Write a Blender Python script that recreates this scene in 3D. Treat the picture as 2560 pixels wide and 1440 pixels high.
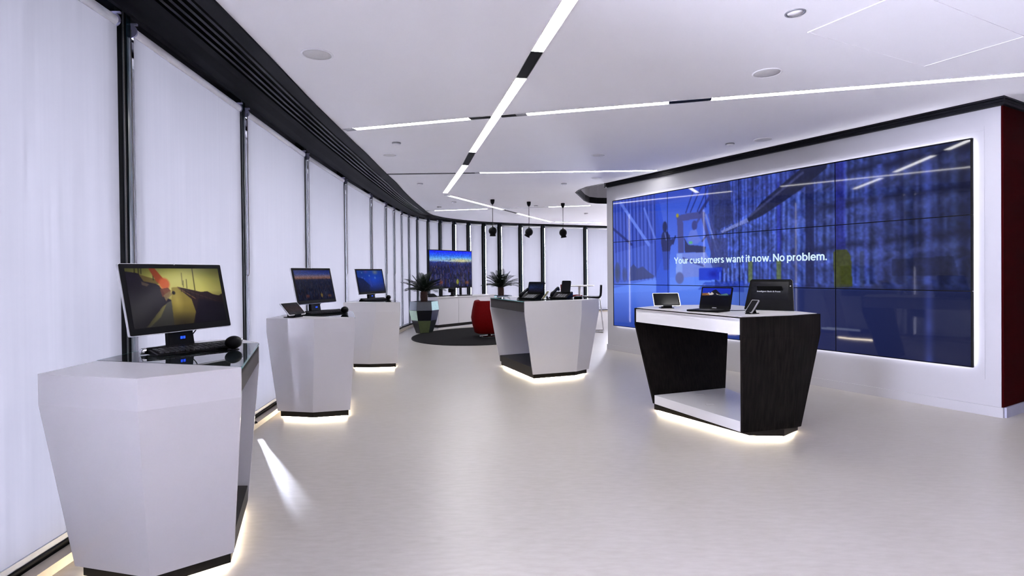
import bpy, bmesh, math, random
import numpy as np
from mathutils import Vector, Matrix

# ------------------------------------------------------------------ scene, camera, world, light
for o in list(bpy.data.objects):
    bpy.data.objects.remove(o)
sc = bpy.context.scene
COL = sc.collection
R = math.radians
sc.view_settings.view_transform = 'Standard'
sc.view_settings.look = 'None'
sc.view_settings.exposure = 1.25
sc.view_settings.gamma = 1.0
sc.view_settings.use_curve_mapping = False

FOCAL, HCAM, PITCH, ROLL, HORIZON = 1397.1, 1.30, R(0.5023), R(0.5624), 681.09
cam_data = bpy.data.cameras.new('camera')
cam = bpy.data.objects.new('camera', cam_data)
COL.objects.link(cam)
fw = Vector((0, math.cos(PITCH), -math.sin(PITCH)))
rt0 = Vector((1, 0, 0))
up0 = rt0.cross(fw)
rt = math.cos(ROLL) * rt0 - math.sin(ROLL) * up0
up = math.cos(ROLL) * up0 + math.sin(ROLL) * rt0
cam.matrix_world = Matrix(((rt.x, up.x, -fw.x, 0), (rt.y, up.y, -fw.y, 0), (rt.z, up.z, -fw.z, HCAM), (0, 0, 0, 1)))
cam_data.sensor_fit = 'HORIZONTAL'
cam_data.sensor_width = 36.0
cam_data.lens = 36.0 * FOCAL / 2560
cam_data.shift_y = (HORIZON + FOCAL * math.tan(PITCH) - 720.0) / 2560.0
cam_data.clip_start = 0.05
cam_data.clip_end = 200
sc.camera = cam

SKY = 28.0
LINE_LIGHT = 17.0
world = bpy.data.worlds.new('overcast_sky')
sc.world = world
world.use_nodes = True
wn = world.node_tree
wn.nodes['Background'].inputs[0].default_value = (0.785, 0.80, 1.02, 1)
wn.nodes['Background'].inputs[1].default_value = SKY

def area_light(name, loc, target, sx, sy, power, color):
    l = bpy.data.lights.new(name, 'AREA')
    l.shape = 'RECTANGLE'; l.size = sx; l.size_y = sy; l.energy = power; l.color = color
    o = bpy.data.objects.new(name, l)
    COL.objects.link(o)
    o.location = loc
    o.rotation_euler = (Vector(target) - Vector(loc)).to_track_quat('-Z', 'Y').to_euler()
    return o
# daylight coming through the unshaded bay of the far facade, past the end of the video wall
area_light('daylight_far_bay', (4.6, 19.6, 1.9), (1.2, 8.0, 0.0), 1.1, 2.2, 700, (0.85, 0.88, 1.0))
# unseen spot added behind the nearest counter, only to throw the floor streak
sp = bpy.data.lights.new('added_streak_light', 'SPOT')
sp.energy = 75; sp.color = (0.75, 0.8, 1.0); sp.spot_size = R(48); sp.spot_blend = 0.5; sp.shadow_soft_size = 0.003
spo = bpy.data.objects.new('added_streak_light', sp)
COL.objects.link(spo)
spo.location = (-2.19, 4.70, 0.60)
spo.rotation_euler = (Vector((-1.79, 4.05, 0.0)) - spo.location).to_track_quat('-Z', 'Y').to_euler()

# ------------------------------------------------------------------ helpers
class MB:
    def __init__(s):
        s.v, s.f, s.sm = [], [], []
    def add(s, vs, fs, smooth=False):
        b = len(s.v)
        s.v += [tuple(map(float, p)) for p in vs]
        s.f += [tuple(i + b for i in f) for f in fs]
        s.sm += [smooth] * len(fs)
        return s
    def loft(s, rings, closed=True, caps=True, smooth=False):
        n = len(rings[0]); vs = [p for r in rings for p in r]; fs = []
        for i in range(len(rings) - 1):
            for j in range(n if closed else n - 1):
                k = (j + 1) % n
                fs.append((i * n + j, i * n + k, (i + 1) * n + k, (i + 1) * n + j))
        b = len(s.v)
        s.add(vs, fs, smooth)
        if caps:
            s.f += [tuple(b + j for j in reversed(range(n))), tuple(b + (len(rings) - 1) * n + j for j in range(n))]
            s.sm += [False, False]
        return s
    def prism(s, poly, z0, z1, top=None):
        top = top or poly
        return s.loft([[(p[0], p[1], z0) for p in poly], [(p[0], p[1], z1) for p in top]])
    def box(s, x0, x1, y0, y1, z0, z1):
        return s.prism([(x0, y0), (x1, y0), (x1, y1), (x0, y1)], z0, z1)
    def obox(s, c, ax, ay, az, hx, hy, hz):
        c, ax, ay, az = Vector(c), Vector(ax), Vector(ay), Vector(az)
        r = lambda z: [c + ax * hx * i + ay * hy * j + az * hz * z for i, j in ((-1, -1), (1, -1), (1, 1), (-1, 1))]
        return s.loft([r(-1), r(1)])
    def cyl(s, c, r, z0, z1, n=24, r1=None):
        r1 = r if r1 is None else r1
        g = lambda rr, z: [(c[0] + rr * math.cos(2 * math.pi * k / n), c[1] + rr * math.sin(2 * math.pi * k / n), z) for k in range(n)]
        return s.loft([g(r, z0), g(r1, z1)], smooth=True)
    def lathe(s, c, prof, n=24):
        rings = [[(c[0] + max(r, 1e-4) * math.cos(2 * math.pi * k / n), c[1] + max(r, 1e-4) * math.sin(2 * math.pi * k / n), c[2] + z) for k in range(n)] for r, z in prof]
        return s.loft(rings, smooth=True)
    def tube(s, pts, r, n=8, caps=True):
        pts = [Vector(p) for p in pts]; rings = []
        ref = Vector((0, 0, 1))
        for i, p in enumerate(pts):
            t = (pts[min(i + 1, len(pts) - 1)] - pts[max(i - 1, 0)]).normalized()
            if i == 0:
                ref = Vector((0, 0, 1)) if abs(t.z) < 0.9 else Vector((1, 0, 0))
            a = (ref - t * ref.dot(t)).normalized(); ref = a
            b = t.cross(a)
            rr = r[i] if hasattr(r, '__len__') else r
            rings.append([p + (a * math.cos(2 * math.pi * k / n) + b * math.sin(2 * math.pi * k / n)) * rr for k in range(n)])
        return s.loft(rings, smooth=True, caps=caps)
    def sphere(s, c, r, n=20, m=12, sc_=(1, 1, 1)):
        rings = []
        for i in range(m + 1):
            a = -math.pi / 2 + math.pi * i / m
            rings.append([(c[0] + sc_[0] * r * max(math.cos(a), 1e-3) * math.cos(2 * math.pi * k / n), c[1] + sc_[1] * r * max(math.cos(a), 1e-3) * math.sin(2 * math.pi * k / n), c[2] + sc_[2] * r * math.sin(a)) for k in range(n)])
        return s.loft(rings, smooth=True)
    def xform(s, m):
        s.v = [tuple(m @ Vector(p)) for p in s.v]
        return s
    def mesh(s, name, mat=None):
        me = bpy.data.meshes.new(name)
        me.from_pydata(s.v, [], s.f)
        me.polygons.foreach_set('use_smooth', s.sm)
        bm = bmesh.new(); bm.from_mesh(me)
        bmesh.ops.recalc_face_normals(bm, faces=bm.faces)
        bm.to_mesh(me); bm.free()
        if mat: me.materials.append(mat)
        me.update()
        return me
    def build(s, name, mat, parent=None, bevel=0.0, local=False, **kw):
        o = bpy.data.objects.new(name, s.mesh(name, mat))
        COL.objects.link(o)
        attach(o, parent, local)
        if bevel:
            b = o.modifiers.new('bevel', 'BEVEL'); b.width = bevel; b.segments = 2; b.limit_method = 'ANGLE'; b.angle_limit = R(35)
        for k, v in kw.items(): o[k] = v
        return o

def attach(o, parent, local=False):
    if parent is None: return
    o.parent = parent
    if not local:
        p, m = parent, Matrix.Identity(4)
        chain = []
        while p: chain.append(p); p = p.parent
        for q in reversed(chain):
            m = m @ q.matrix_parent_inverse @ Matrix.LocRotScale(q.location, q.rotation_euler, q.scale)
        o.matrix_parent_inverse = m.inverted()

def tag(o, label=None, cat=None, group=None, kind=None):
    for k, v in (('label', label), ('category', cat), ('group', group), ('kind', kind)):
        if v: o[k] = v
    return o
def thing(name, label, cat, loc=(0, 0, 0), rz=0.0, group=None):
    o = bpy.data.objects.new(name, None)
    COL.objects.link(o)
    o.empty_display_size = 0.1
    o.location = loc; o.rotation_euler = (0, 0, rz)
    return tag(o, label, cat, group)
def structure(name, loc=(0, 0, 0)):
    o = bpy.data.objects.new(name, None)
    COL.objects.link(o)
    o.location = loc; o.empty_display_size = 0.1
    o['kind'] = 'structure'
    return o

# ------------------------------------------------------------------ materials
def mat(name, col, rough=0.5, metal=0.0, spec=0.5, noise=0.06, scale=8.0, stretch=(1, 1, 1), bump=0.0, coat=0.0, bscale=None, nrough=0.0):
    m = bpy.data.materials.new(name)
    m.use_nodes = True
    nt = m.node_tree; N = nt.nodes; L = nt.links
    p = N['Principled BSDF']
    p.inputs['Roughness'].default_value = rough
    p.inputs['Metallic'].default_value = metal
    p.inputs['Specular IOR Level'].default_value = spec
    p.inputs['Coat Weight'].default_value = coat
    p.inputs['Coat Roughness'].default_value = 0.05
    tc = N.new('ShaderNodeTexCoord'); mp = N.new('ShaderNodeMapping')
    mp.inputs['Scale'].default_value = stretch
    nz = N.new('ShaderNodeTexNoise'); nz.inputs['Scale'].default_value = scale; nz.inputs['Detail'].default_value = 6
    L.new(tc.outputs['Object'], mp.inputs[0]); L.new(mp.outputs[0], nz.inputs['Vector'])
    rp = N.new('ShaderNodeValToRGB')
    rp.color_ramp.elements[0].position = 0.3; rp.color_ramp.elements[1].position = 0.7
    rp.color_ramp.elements[0].color = tuple(c * (1 - noise) for c in col) + (1,)
    rp.color_ramp.elements[1].color = tuple(min(1, c * (1 + noise)) for c in col) + (1,)
    L.new(nz.outputs['Fac'], rp.inputs[0]); L.new(rp.outputs[0], p.inputs['Base Color'])
    if bump:
        b = N.new('ShaderNodeBump'); b.inputs['Strength'].default_value = bump; b.inputs['Distance'].default_value = 0.002
        L.new(nz.outputs['Fac'], b.inputs['Height']); L.new(b.outputs[0], p.inputs['Normal'])
    return m
def emit(name, col, strength):
    m = bpy.data.materials.new(name); m.use_nodes = True
    nt = m.node_tree; nt.nodes.clear()
    e = nt.nodes.new('ShaderNodeEmission'); o = nt.nodes.new('ShaderNodeOutputMaterial')
    e.inputs[0].default_value = tuple(col) + (1,); e.inputs[1].default_value = strength
    nt.links.new(e.outputs[0], o.inputs[0])
    return m

M = {}
M['ceiling'] = mat('ceiling_paint', (0.93, 0.925, 0.945), 0.85, noise=0.01, scale=2)
M['wall'] = mat('wall_paint', (0.34, 0.335, 0.355), 0.6, noise=0.01, scale=2)
M['backwall'] = mat('back_wall_paint', (0.16, 0.155, 0.16), 0.7, noise=0.05, scale=1)
M['white'] = mat('white_laminate', (0.57, 0.553, 0.562), 0.34, noise=0.01, scale=2, coat=0.08)
M['shelfwhite'] = mat('white_shelf_laminate', (0.74, 0.73, 0.75), 0.25, noise=0.01)
M['wood'] = mat('dark_stained_wood', (0.008, 0.0062, 0.0055), 0.6, noise=0.7, scale=9, stretch=(6, 6, 0.5), bump=0.25, spec=0.06)
M['darkpanel'] = mat('dark_brown_panel', (0.022, 0.0185, 0.016), 0.45, spec=0.10, noise=0.15, scale=20, stretch=(1, 1, 0.1))
M['kick'] = mat('dark_bronze_kickplate', (0.014, 0.0115, 0.010), 0.4, spec=0.12, noise=0.1, scale=30)
M['blackglass'] = mat('dark_glass_top', (0.012, 0.016, 0.017), 0.03, spec=0.6, noise=0.02)
M['glassedge'] = mat('green_glass_edge', (0.06, 0.22, 0.20), 0.1, noise=0.1, scale=20)
M['black'] = mat('black_satin_metal', (0.006, 0.006, 0.008), 0.5, spec=0.06, noise=0.1, scale=10)
M['blackgloss'] = mat('black_gloss_profile', (0.005, 0.005, 0.007), 0.3, spec=0.07, noise=0.1, scale=5)
M['cove'] = mat('black_cove_panel', (0.0035, 0.0035, 0.005), 0.45, spec=0.03, noise=0.1)
M['mattblack'] = mat('matt_black', (0.003, 0.003, 0.004), 0.6, noise=0.1, spec=0.1)
M['plastic'] = mat('black_plastic', (0.003, 0.003, 0.0035), 0.4, spec=0.08, noise=0.1, scale=30)
M['keys'] = mat('black_keys', (0.012, 0.012, 0.014), 0.4, noise=0.2, scale=60)
M['silver'] = mat('silver_rim', (0.75, 0.75, 0.77), 0.25, metal=0.6, noise=0.03)
M['chrome'] = mat('chrome', (0.7, 0.7, 0.72), 0.1, metal=1.0, noise=0.02)
M['bracket'] = mat('grey_bracket', (0.22, 0.22, 0.32), 0.45, noise=0.05)
M['tube'] = mat('pale_blind_tube', (0.86, 0.86, 0.88), 0.5, noise=0.03, scale=30)
M['hem'] = mat('grey_hem_bar', (0.45, 0.47, 0.52), 0.4, noise=0.03)
M['chain'] = mat('dark_bead_chain', (0.10, 0.09, 0.08), 0.4, noise=0.4, scale=300)
M['gasket'] = mat('grey_gasket', (0.07, 0.075, 0.08), 0.5, noise=0.05, spec=0.1)
M['fin'] = mat('teal_glass_fin', (0.010, 0.026, 0.034), 0.2, spec=0.4, noise=0.15, scale=60, stretch=(1, 1, 0.02))
M['mullion'] = mat('black_mullion', (0.003, 0.004, 0.005), 0.6, spec=0.03, noise=0.1)
M['plinth'] = mat('tan_plinth', (0.42, 0.36, 0.28), 0.5, noise=0.06, scale=20)
M['red'] = mat('red_upholstery', (0.10, 0.001, 0.0015), 0.7, noise=0.12, scale=60, bump=0.1, spec=0.05)
M['redwall'] = mat('dark_red_panel', (0.022, 0.0006, 0.001), 0.8, noise=0.08, scale=3, spec=0.02)
M['rug'] = mat('charcoal_carpet', (0.0065, 0.0062, 0.0065), 0.95, noise=0.35, scale=120, bump=0.6, spec=0.1)
M['speaker'] = mat('speaker_grille', (0.68, 0.67, 0.66), 0.7, noise=0.05, scale=200)
M['greymetal'] = mat('grey_metal', (0.3, 0.3, 0.32), 0.35, metal=0.5, noise=0.05)
M['frond'] = mat('dark_green_frond', (0.005, 0.010, 0.005), 0.5, noise=0.5, scale=15, spec=0.12)
M['trunk'] = mat('brown_palm_trunk', (0.035, 0.014, 0.010), 0.9, noise=0.6, scale=40, bump=1.0)
M['soil'] = mat('dark_soil', (0.012, 0.010, 0.008), 0.95, noise=0.5, scale=60, bump=1.0)
M['glow'] = emit('warm_led_strip', (1.0, 0.86, 0.66), 40)
M['halo'] = emit('cool_led_strip', (0.86, 0.86, 1.0), 7)
M['line'] = emit('line_light_diffuser', (1.0, 0.985, 0.98), LINE_LIGHT)
M['logo'] = emit('blue_indicator', (0.02, 0.08, 0.9), 0.7)
M['text'] = emit('white_screen_lettering', (0.62, 0.80, 0.95), 0.46)
M['smalltext'] = emit('pale_screen_lettering', (0.6, 0.6, 0.75), 0.4)

def floor_mat():
    m = mat('beige_floor', (0.545, 0.525, 0.50), 0.34, noise=0.0, spec=0.45)
    nt = m.node_tree; N = nt.nodes; L = nt.links
    p = N['Principled BSDF']; tc = [n for n in N if n.bl_idname == 'ShaderNodeTexCoord'][0]
    def nz(scale, st, det):
        mp = N.new('ShaderNodeMapping'); mp.inputs['Scale'].default_value = st; mp.inputs['Rotation'].default_value = (0, 0, 0.35)
        n = N.new('ShaderNodeTexNoise'); n.inputs['Scale'].default_value = scale; n.inputs['Detail'].default_value = det
        L.new(tc.outputs['Object'], mp.inputs[0]); L.new(mp.outputs[0], n.inputs['Vector'])
        return n
    a, b = nz(11, (1, 3.0, 1), 8), nz(0.9, (1, 1, 1), 4)
    mx = N.new('ShaderNodeMix'); mx.data_type = 'FLOAT'; mx.inputs[0].default_value = 0.4
    L.new(a.outputs['Fac'], mx.inputs[2]); L.new(b.outputs['Fac'], mx.inputs[3])
    rp = N.new('ShaderNodeValToRGB')
    rp.color_ramp.elements[0].position = 0.35; rp.color_ramp.elements[1].position = 0.65
    rp.color_ramp.elements[0].color = (0.335, 0.308, 0.273, 1); rp.color_ramp.elements[1].color = (0.397, 0.372, 0.342, 1)
    L.new(mx.outputs[0], rp.inputs[0]); L.new(rp.outputs[0], p.inputs['Base Color'])
    rr = N.new('ShaderNodeMapRange'); rr.inputs[3].default_value = 0.28; rr.inputs[4].default_value = 0.42
    L.new(a.outputs['Fac'], rr.inputs[0]); L.new(rr.outputs[0], p.inputs['Roughness'])
    return m
M['floor'] = floor_mat()

def fabric_mat():
    m = bpy.data.materials.new('blind_fabric'); m.use_nodes = True
    nt = m.node_tree; N = nt.nodes; L = nt.links; N.clear()
    out = N.new('ShaderNodeOutputMaterial'); mix = N.new('ShaderNodeMixShader')
    tr = N.new('ShaderNodeBsdfTranslucent'); df = N.new('ShaderNodeBsdfDiffuse')
    tc = N.new('ShaderNodeTexCoord'); mp = N.new('ShaderNodeMapping'); mp.inputs['Scale'].default_value = (1, 1, 0.02)
    nz = N.new('ShaderNodeTexNoise'); nz.inputs['Scale'].default_value = 45; nz.inputs['Detail'].default_value = 3
    L.new(tc.outputs['Object'], mp.inputs[0]); L.new(mp.outputs[0], nz.inputs['Vector'])
    rp = N.new('ShaderNodeValToRGB')
    rp.color_ramp.elements[0].position = 0.3; rp.color_ramp.elements[1].position = 0.7
    rp.color_ramp.elements[0].color = (0.034, 0.034, 0.034, 1); rp.color_ramp.elements[1].color = (0.0445, 0.0445, 0.0445, 1)
    L.new(nz.outputs['Fac'], rp.inputs[0]); L.new(rp.outputs[0], tr.inputs[0])
    df.inputs[0].default_value = (0.42, 0.42, 0.44, 1)
    mix.inputs[0].default_value = 0.35
    L.new(tr.outputs[0], mix.inputs[1]); L.new(df.outputs[0], mix.inputs[2]); L.new(mix.outputs[0], out.inputs[0])
    return m
M['fabric'] = fabric_mat()
def pane_mat():
    m = bpy.data.materials.new('window_glass'); m.use_nodes = True
    nt = m.node_tree; N = nt.nodes; L = nt.links; N.clear()
    out = N.new('ShaderNodeOutputMaterial'); mix = N.new('ShaderNodeMixShader')
    t = N.new('ShaderNodeBsdfTransparent'); g = N.new('ShaderNodeBsdfGlossy'); fr = N.new('ShaderNodeFresnel')
    t.inputs[0].default_value = (0.95, 0.945, 0.955, 1); g.inputs['Roughness'].default_value = 0.02
    L.new(fr.outputs[0], mix.inputs[0]); L.new(t.outputs[0], mix.inputs[1]); L.new(g.outputs[0], mix.inputs[2]); L.new(mix.outputs[0], out.inputs[0])
    return m
M['pane'] = pane_mat()

def screen_mat(name, strength, rough=0.04, spec=0.5):
    m = bpy.data.materials.new(name); m.use_nodes = True
    nt = m.node_tree; N = nt.nodes; L = nt.links
    p = N['Principled BSDF']
    p.inputs['Base Color'].default_value = (0.004, 0.004, 0.006, 1)
    p.inputs['Roughness'].default_value = rough; p.inputs['Specular IOR Level'].default_value = spec
    at = N.new('ShaderNodeAttribute'); at.attribute_name = 'picture'
    L.new(at.outputs['Color'], p.inputs['Emission Color'])
    p.inputs['Emission Strength'].default_value = strength
    return m
M['wallscreen'] = screen_mat('video_wall_screen', 0.46, 0.04, 0.24)
M['screen'] = screen_mat('lit_screen', 0.43, 0.15, 0.08)

# ------------------------------------------------------------------ pictures shown on the screens
rng = np.random.default_rng(7)
def lin(c):
    c = np.clip(np.asarray(c, float), 0, 1)
    return np.where(c <= 0.04045, c / 12.92, ((c + 0.055) / 1.055) ** 2.4)
def C8(*c): return np.array(c, float) / 255
def vnoise(W, H, nx, ny, seed=0):
    g = np.random.default_rng(seed).random((ny + 2, nx + 2))
    x = np.linspace(0, nx, W); y = np.linspace(0, ny, H)
    xi, yi = x.astype(int), y.astype(int)
    fx, fy = x - xi, y - yi
    fx, fy = fx * fx * (3 - 2 * fx), fy * fy * (3 - 2 * fy)
    a = g[np.ix_(yi, xi)]; b = g[np.ix_(yi, xi + 1)]; c = g[np.ix_(yi + 1, xi)]; d = g[np.ix_(yi + 1, xi + 1)]
    fx = fx[None, :]; fy = fy[:, None]
    return (a * (1 - fx) + b * fx) * (1 - fy) + (c * (1 - fx) + d * fx) * fy
class Pic:
    """A picture in its own coordinates: x 0..ax, y 0..1 downwards."""
    def __init__(s, W, H, ax):
        s.W, s.H, s.ax = W, H, ax
        s.x, s.y = np.meshgrid(np.linspace(0, ax, W), np.linspace(0, 1, H))
        s.a = np.zeros((H, W, 3))
    def vgrad(s, stops):
        ys = [q[0] for q in stops]
        for k in range(3): s.a[..., k] = np.interp(s.y, ys, [q[1][k] / 255 for q in stops])
    def blend(s, mask, col, op=1.0):
        m = (np.clip(mask, 0, 1) * op)[..., None]
        s.a = s.a * (1 - m) + np.asarray(col) * m
    def poly(s, pts, col, op=1.0):
        ins = np.zeros(s.x.shape, bool)
        n = len(pts)
        for i in range(n):
            (x0, y0), (x1, y1) = pts[i], pts[(i + 1) % n]
            if y0 == y1: continue
            c = ((y0 > s.y) != (y1 > s.y)) & (s.x < (x1 - x0) * (s.y - y0) / (y1 - y0) + x0)
            ins ^= c
        s.blend(ins.astype(float), col, op)
    def line(s, p, q, w, col, op=1.0):
        p, q = np.array(p, float), np.array(q, float)
        d = q - p; L2 = max(d @ d, 1e-9)
        t = np.clip(((s.x - p[0]) * d[0] + (s.y - p[1]) * d[1]) / L2, 0, 1)
        r = np.hypot(s.x - p[0] - t * d[0], s.y - p[1] - t * d[1])
        s.blend(np.clip((w / 2 - r) / (1.0 / s.H) + 0.5, 0, 1), col, op)
    def blob(s, c, rx, ry, col, op=1.0, soft=0.5):
        r = np.hypot((s.x - c[0]) / rx, (s.y - c[1]) / ry)
        s.blend(np.clip((1 - r) / soft, 0, 1), col, op)

def warehouse():
    p = Pic(640, 272, 2.371)
    W, H = p.W, p.H
    p.vgrad([(0, (50, 76, 190)), (0.2, (62, 92, 208)), (0.45, (72, 106, 222)), (0.62, (84, 124, 236)), (0.75, (84, 120, 224)), (0.9, (58, 88, 186)), (1, (36, 60, 140))])
    p.blend(np.clip(0.5 - p.x / 0.9, 0, 1) * np.clip((p.y - 0.6) / 0.3, 0, 1), C8(46, 78, 190), 0.8)
    # right rack: bays of wrapped pallets
    d = np.clip((p.x - 1.0) / 1.37, 0, 1)
    fine = vnoise(W, H, 170, 46, 3); mid = vnoise(W, H, 70, 26, 4); vert = vnoise(W, H, 90, 5, 5)
    tex = 0.34 * fine + 0.33 * mid + 0.33 * vert
    base = np.stack([np.interp(d, [0, .2, .5, .8, 1], v) / 255 for v in ([56, 58, 56, 46, 36], [80, 82, 74, 60, 48], [182, 178, 154, 126, 100])], -1)
    sh = (22 * vnoise(4, H, 2, 26, 6)[:, 1]).astype(int)          # wrinkled, not a plain grid
    tex = np.stack([np.roll(tex[j], sh[j]) for j in range(H)])
    rk = np.clip(base * (0.30 + 1.35 * tex)[..., None], 0, 1)
    p.a = np.where(((p.x > 1.0) & (p.y < 0.67))[..., None], rk, p.a)
    for k in range(46):
        X = 1.02 + (k / 46) ** 1.35 * 1.32 + 0.012 * rng.random()
        w = 0.0045 + 0.012 * (X - 0.95) * rng.random()
        amp = vnoise(W, H, 3, 16, 50 + k) ** 1.6
        m = np.exp(-((p.x - X - 0.012 * (vnoise(W, H, 2, 20, 150 + k) - .5)) / w) ** 2) * amp
        p.blend(m * (p.y < 0.64), C8(98, 128, 232), 0.85 * (1 - 0.45 * (X - 0.95) / 1.4))
        m = np.exp(-((p.x - X - 2.0 * w) / (w * 1.1)) ** 2)
        p.blend(m * (p.y < 0.64), C8(16, 20, 62), 0.5)
    # sagging tops of each pallet row and the dark shelf lines, nearly level
    for ya, yb in ((0.10, 0.03), (0.245, 0.205), (0.475, 0.405)):
        yy = ya + (yb - ya) * np.clip((p.x - 1.45) / 0.92, 0, 1) + 0.012 * (vnoise(W, H, 50, 2, int(ya * 900)) - .5)
        m = np.clip(1 - np.abs(p.y - yy) / 0.028, 0, 1) * np.clip((p.x - 1.5) / 0.25, 0, 1)
        p.blend(m, C8(18, 22, 58), 0.75)
        m = np.clip(1 - np.abs(p.y - yy - 0.055) / 0.03, 0, 1) * np.clip((p.x - 1.35) / 0.25, 0, 1) * (mid > 0.45)
        p.blend(m, C8(96, 112, 200), 0.40)
    for X, w, y0, c in ((1.44, .022, .06, (34, 48, 170)), (1.615, .05, .08, (16, 22, 66)), (1.78, .05, 0, (30, 36, 140)), (1.46, .012, .1, (24, 34, 120))):
        p.poly([(X, y0), (X + w, y0), (X + w, 0.66), (X, 0.66)], C8(*c), 0.7)
    # big inclined roof beam with a dark ceiling above
    p.poly([(1.05, 0.0), (1.74, 0.0), (1.72, 0.02), (1.345, 0.18), (1.15, 0.27), (1.05, 0.30)], C8(34, 44, 118), 0.35)
    for k in range(14):
        X = 1.06 + .045 * k
        p.line((X, 0.0), (X, 0.30 - 0.28 * k / 14), 0.010, C8(22, 28, 84) if k % 2 else C8(78, 98, 196), 0.55)
    p.poly([(1.345, 0.16), (1.50, 0.06), (1.60, 0.0), (1.74, 0.0), (1.735, 0.025), (1.585, 0.125), (1.345, 0.245), (1.06, 0.335), (1.045, 0.318), (1.25, 0.25)], C8(24, 27, 56), 0.92)
    p.poly([(1.045, 0.316), (1.06, 0.329), (1.254, 0.273), (1.241, 0.249)], C8(116, 130, 206), 0.9)
    p.line((1.26, 0.24), (1.60, 0.03), 0.014, C8(70, 76, 130), 0.6)
    p.poly([(0.95, 0.02), (1.12, 0.0), (1.14, 0.27), (1.02, 0.31), (0.98, 0.5)], C8(38, 44, 90), 0.7)
    # left rack
    p.poly([(0, 0), (0.47, 0), (0.55, 0.45), (0.46, 0.62), (0, 0.70)], C8(50, 70, 172), 0.85)
    for k in range(24):
        X = 0.012 + 0.0195 * k + .006 * rng.random()
        p.line((X, 0.0), (X + 0.012, 0.63), 0.006, C8(22, 32, 104) if k % 2 else C8(94, 118, 220), 0.55 + .35 * rng.random())
    p.line((0.10, 0.03), (0.405, 0.37), 0.026, C8(104, 132, 234), 0.85)
    p.line((0.36, 0.10), (0.47, 0.33), 0.018, C8(110, 136, 236), 0.6)
    p.line((0.0, 0.22), (0.22, 0.36), 0.02, C8(26, 34, 100), 0.75)
    p.poly([(0.02, 0.42), (0.46, 0.36), (0.46, 0.60), (0.02, 0.66)], C8(86, 116, 222), 0.30)
    p.blend(np.clip(1 - np.hypot((p.x - 0.055) / 0.035, (p.y - 0.575) / 0.085), 0, 1) ** .3, C8(58, 66, 92), 0.85)
    p.blend(np.clip(1 - np.hypot((p.x - 0.14) / 0.03, (p.y - 0.59) / 0.06), 0, 1) ** .3, C8(60, 68, 112), 0.75)
    p.poly([(0.19, 0.64), (0.20, 0.54), (0.24, 0.51), (0.28, 0.545), (0.34, 0.53), (0.40, 0.57), (0.46, 0.60), (0.44, 0.615)], C8(58, 66, 118), 0.85)
    p.poly([(0, 0.66), (0.46, 0.615), (1.0, 0.60), (1.0, 0.68), (0, 0.74)], C8(98, 136, 242), 0.45)
    p.poly([(0.475, 0.0), (0.50, 0.0), (0.606, 0.45), (0.606, 0.95), (0.477, 0.95)], C8(36, 70, 196), 0.75)
    p.poly([(0.0, 0.0), (0.95, 0.0), (0.95, 0.06), (0.0, 0.10)], C8(34, 52, 150), 0.25)
    # person standing with a tablet
    k1 = C8(28, 36, 88)
    p.blend(np.clip((1 - np.hypot((p.x - 0.566) / 0.024, (p.y - 0.252) / 0.043)) * 6, 0, 1), k1)
    p.poly([(0.548, 0.285), (0.585, 0.285), (0.612, 0.315), (0.622, 0.36), (0.615, 0.425), (0.54, 0.425), (0.528, 0.36), (0.532, 0.31)], C8(34, 42, 98))
    p.poly([(0.60, 0.355), (0.645, 0.335), (0.655, 0.36), (0.61, 0.40)], C8(36, 44, 100))
    p.line((0.642, 0.375), (0.664, 0.325), 0.012, C8(30, 38, 96))
    p.line((0.566, 0.295), (0.578, 0.345), 0.008, C8(108, 130, 214), 0.8)
    p.poly([(0.54, 0.425), (0.615, 0.425), (0.60, 0.56), (0.552, 0.56)], C8(44, 62, 150), 0.75)
    # forklift
    g, g2 = C8(64, 70, 138), C8(112, 130, 212)
    p.poly([(0.678, 0.20), (0.715, 0.20), (0.735, 0.235), (0.742, 0.44), (0.69, 0.44), (0.683, 0.25)], g)
    p.poly([(0.678, 0.185), (0.74, 0.178), (0.90, 0.172), (0.925, 0.185), (0.925, 0.215), (0.72, 0.225), (0.68, 0.215)], g)
    p.line((0.90, 0.20), (0.99, 0.47), 0.026, g)
    p.line((0.93, 0.20), (1.02, 0.44), 0.014, g2, 0.9)
    p.line((0.955, 0.20), (1.03, 0.42), 0.012, g, 0.9)
    p.line((0.88, 0.18), (1.04, 0.0), 0.02, C8(42, 50, 118))
    for q in ((0.76, 0.17, 0.84, 0.0), (0.80, 0.17, 0.90, 0.0), (0.86, 0.17, 0.96, 0.0), (0.93, 0.15, 0.93, 0.0), (0.985, 0.2, 0.985, 0.0)):
        p.line(q[:2], q[2:], 0.008, C8(28, 36, 104), 0.9)
    p.poly([(0.98, 0.36), (1.10, 0.36), (1.10, 0.58), (0.95, 0.58)], C8(50, 58, 116), 0.7)
    p.blend(np.clip((1 - np.hypot((p.x - 0.835) / 0.026, (p.y - 0.262) / 0.036)) * 6, 0, 1), C8(56, 62, 132))
    p.line((0.85, 0.25), (0.895, 0.20), 0.016, C8(60, 66, 138))
    p.poly([(0.80, 0.295), (0.85, 0.29), (0.865, 0.33), (0.89, 0.365), (0.86, 0.385), (0.79, 0.39), (0.77, 0.35)], C8(96, 116, 210), 0.9)
    p.poly([(0.745, 0.34), (0.78, 0.39), (0.88, 0.40), (0.93, 0.41), (0.92, 0.445), (0.75, 0.44)], C8(40, 47, 98))
    p.line((0.90, 0.37), (0.93, 0.34), 0.012, C8(40, 47, 98))
    p.blend(np.clip((1 - np.hypot((p.x - 0.80) / 0.02, (p.y - 0.375) / 0.011)) * 4, 0, 1), C8(84, 168, 120))
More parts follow.
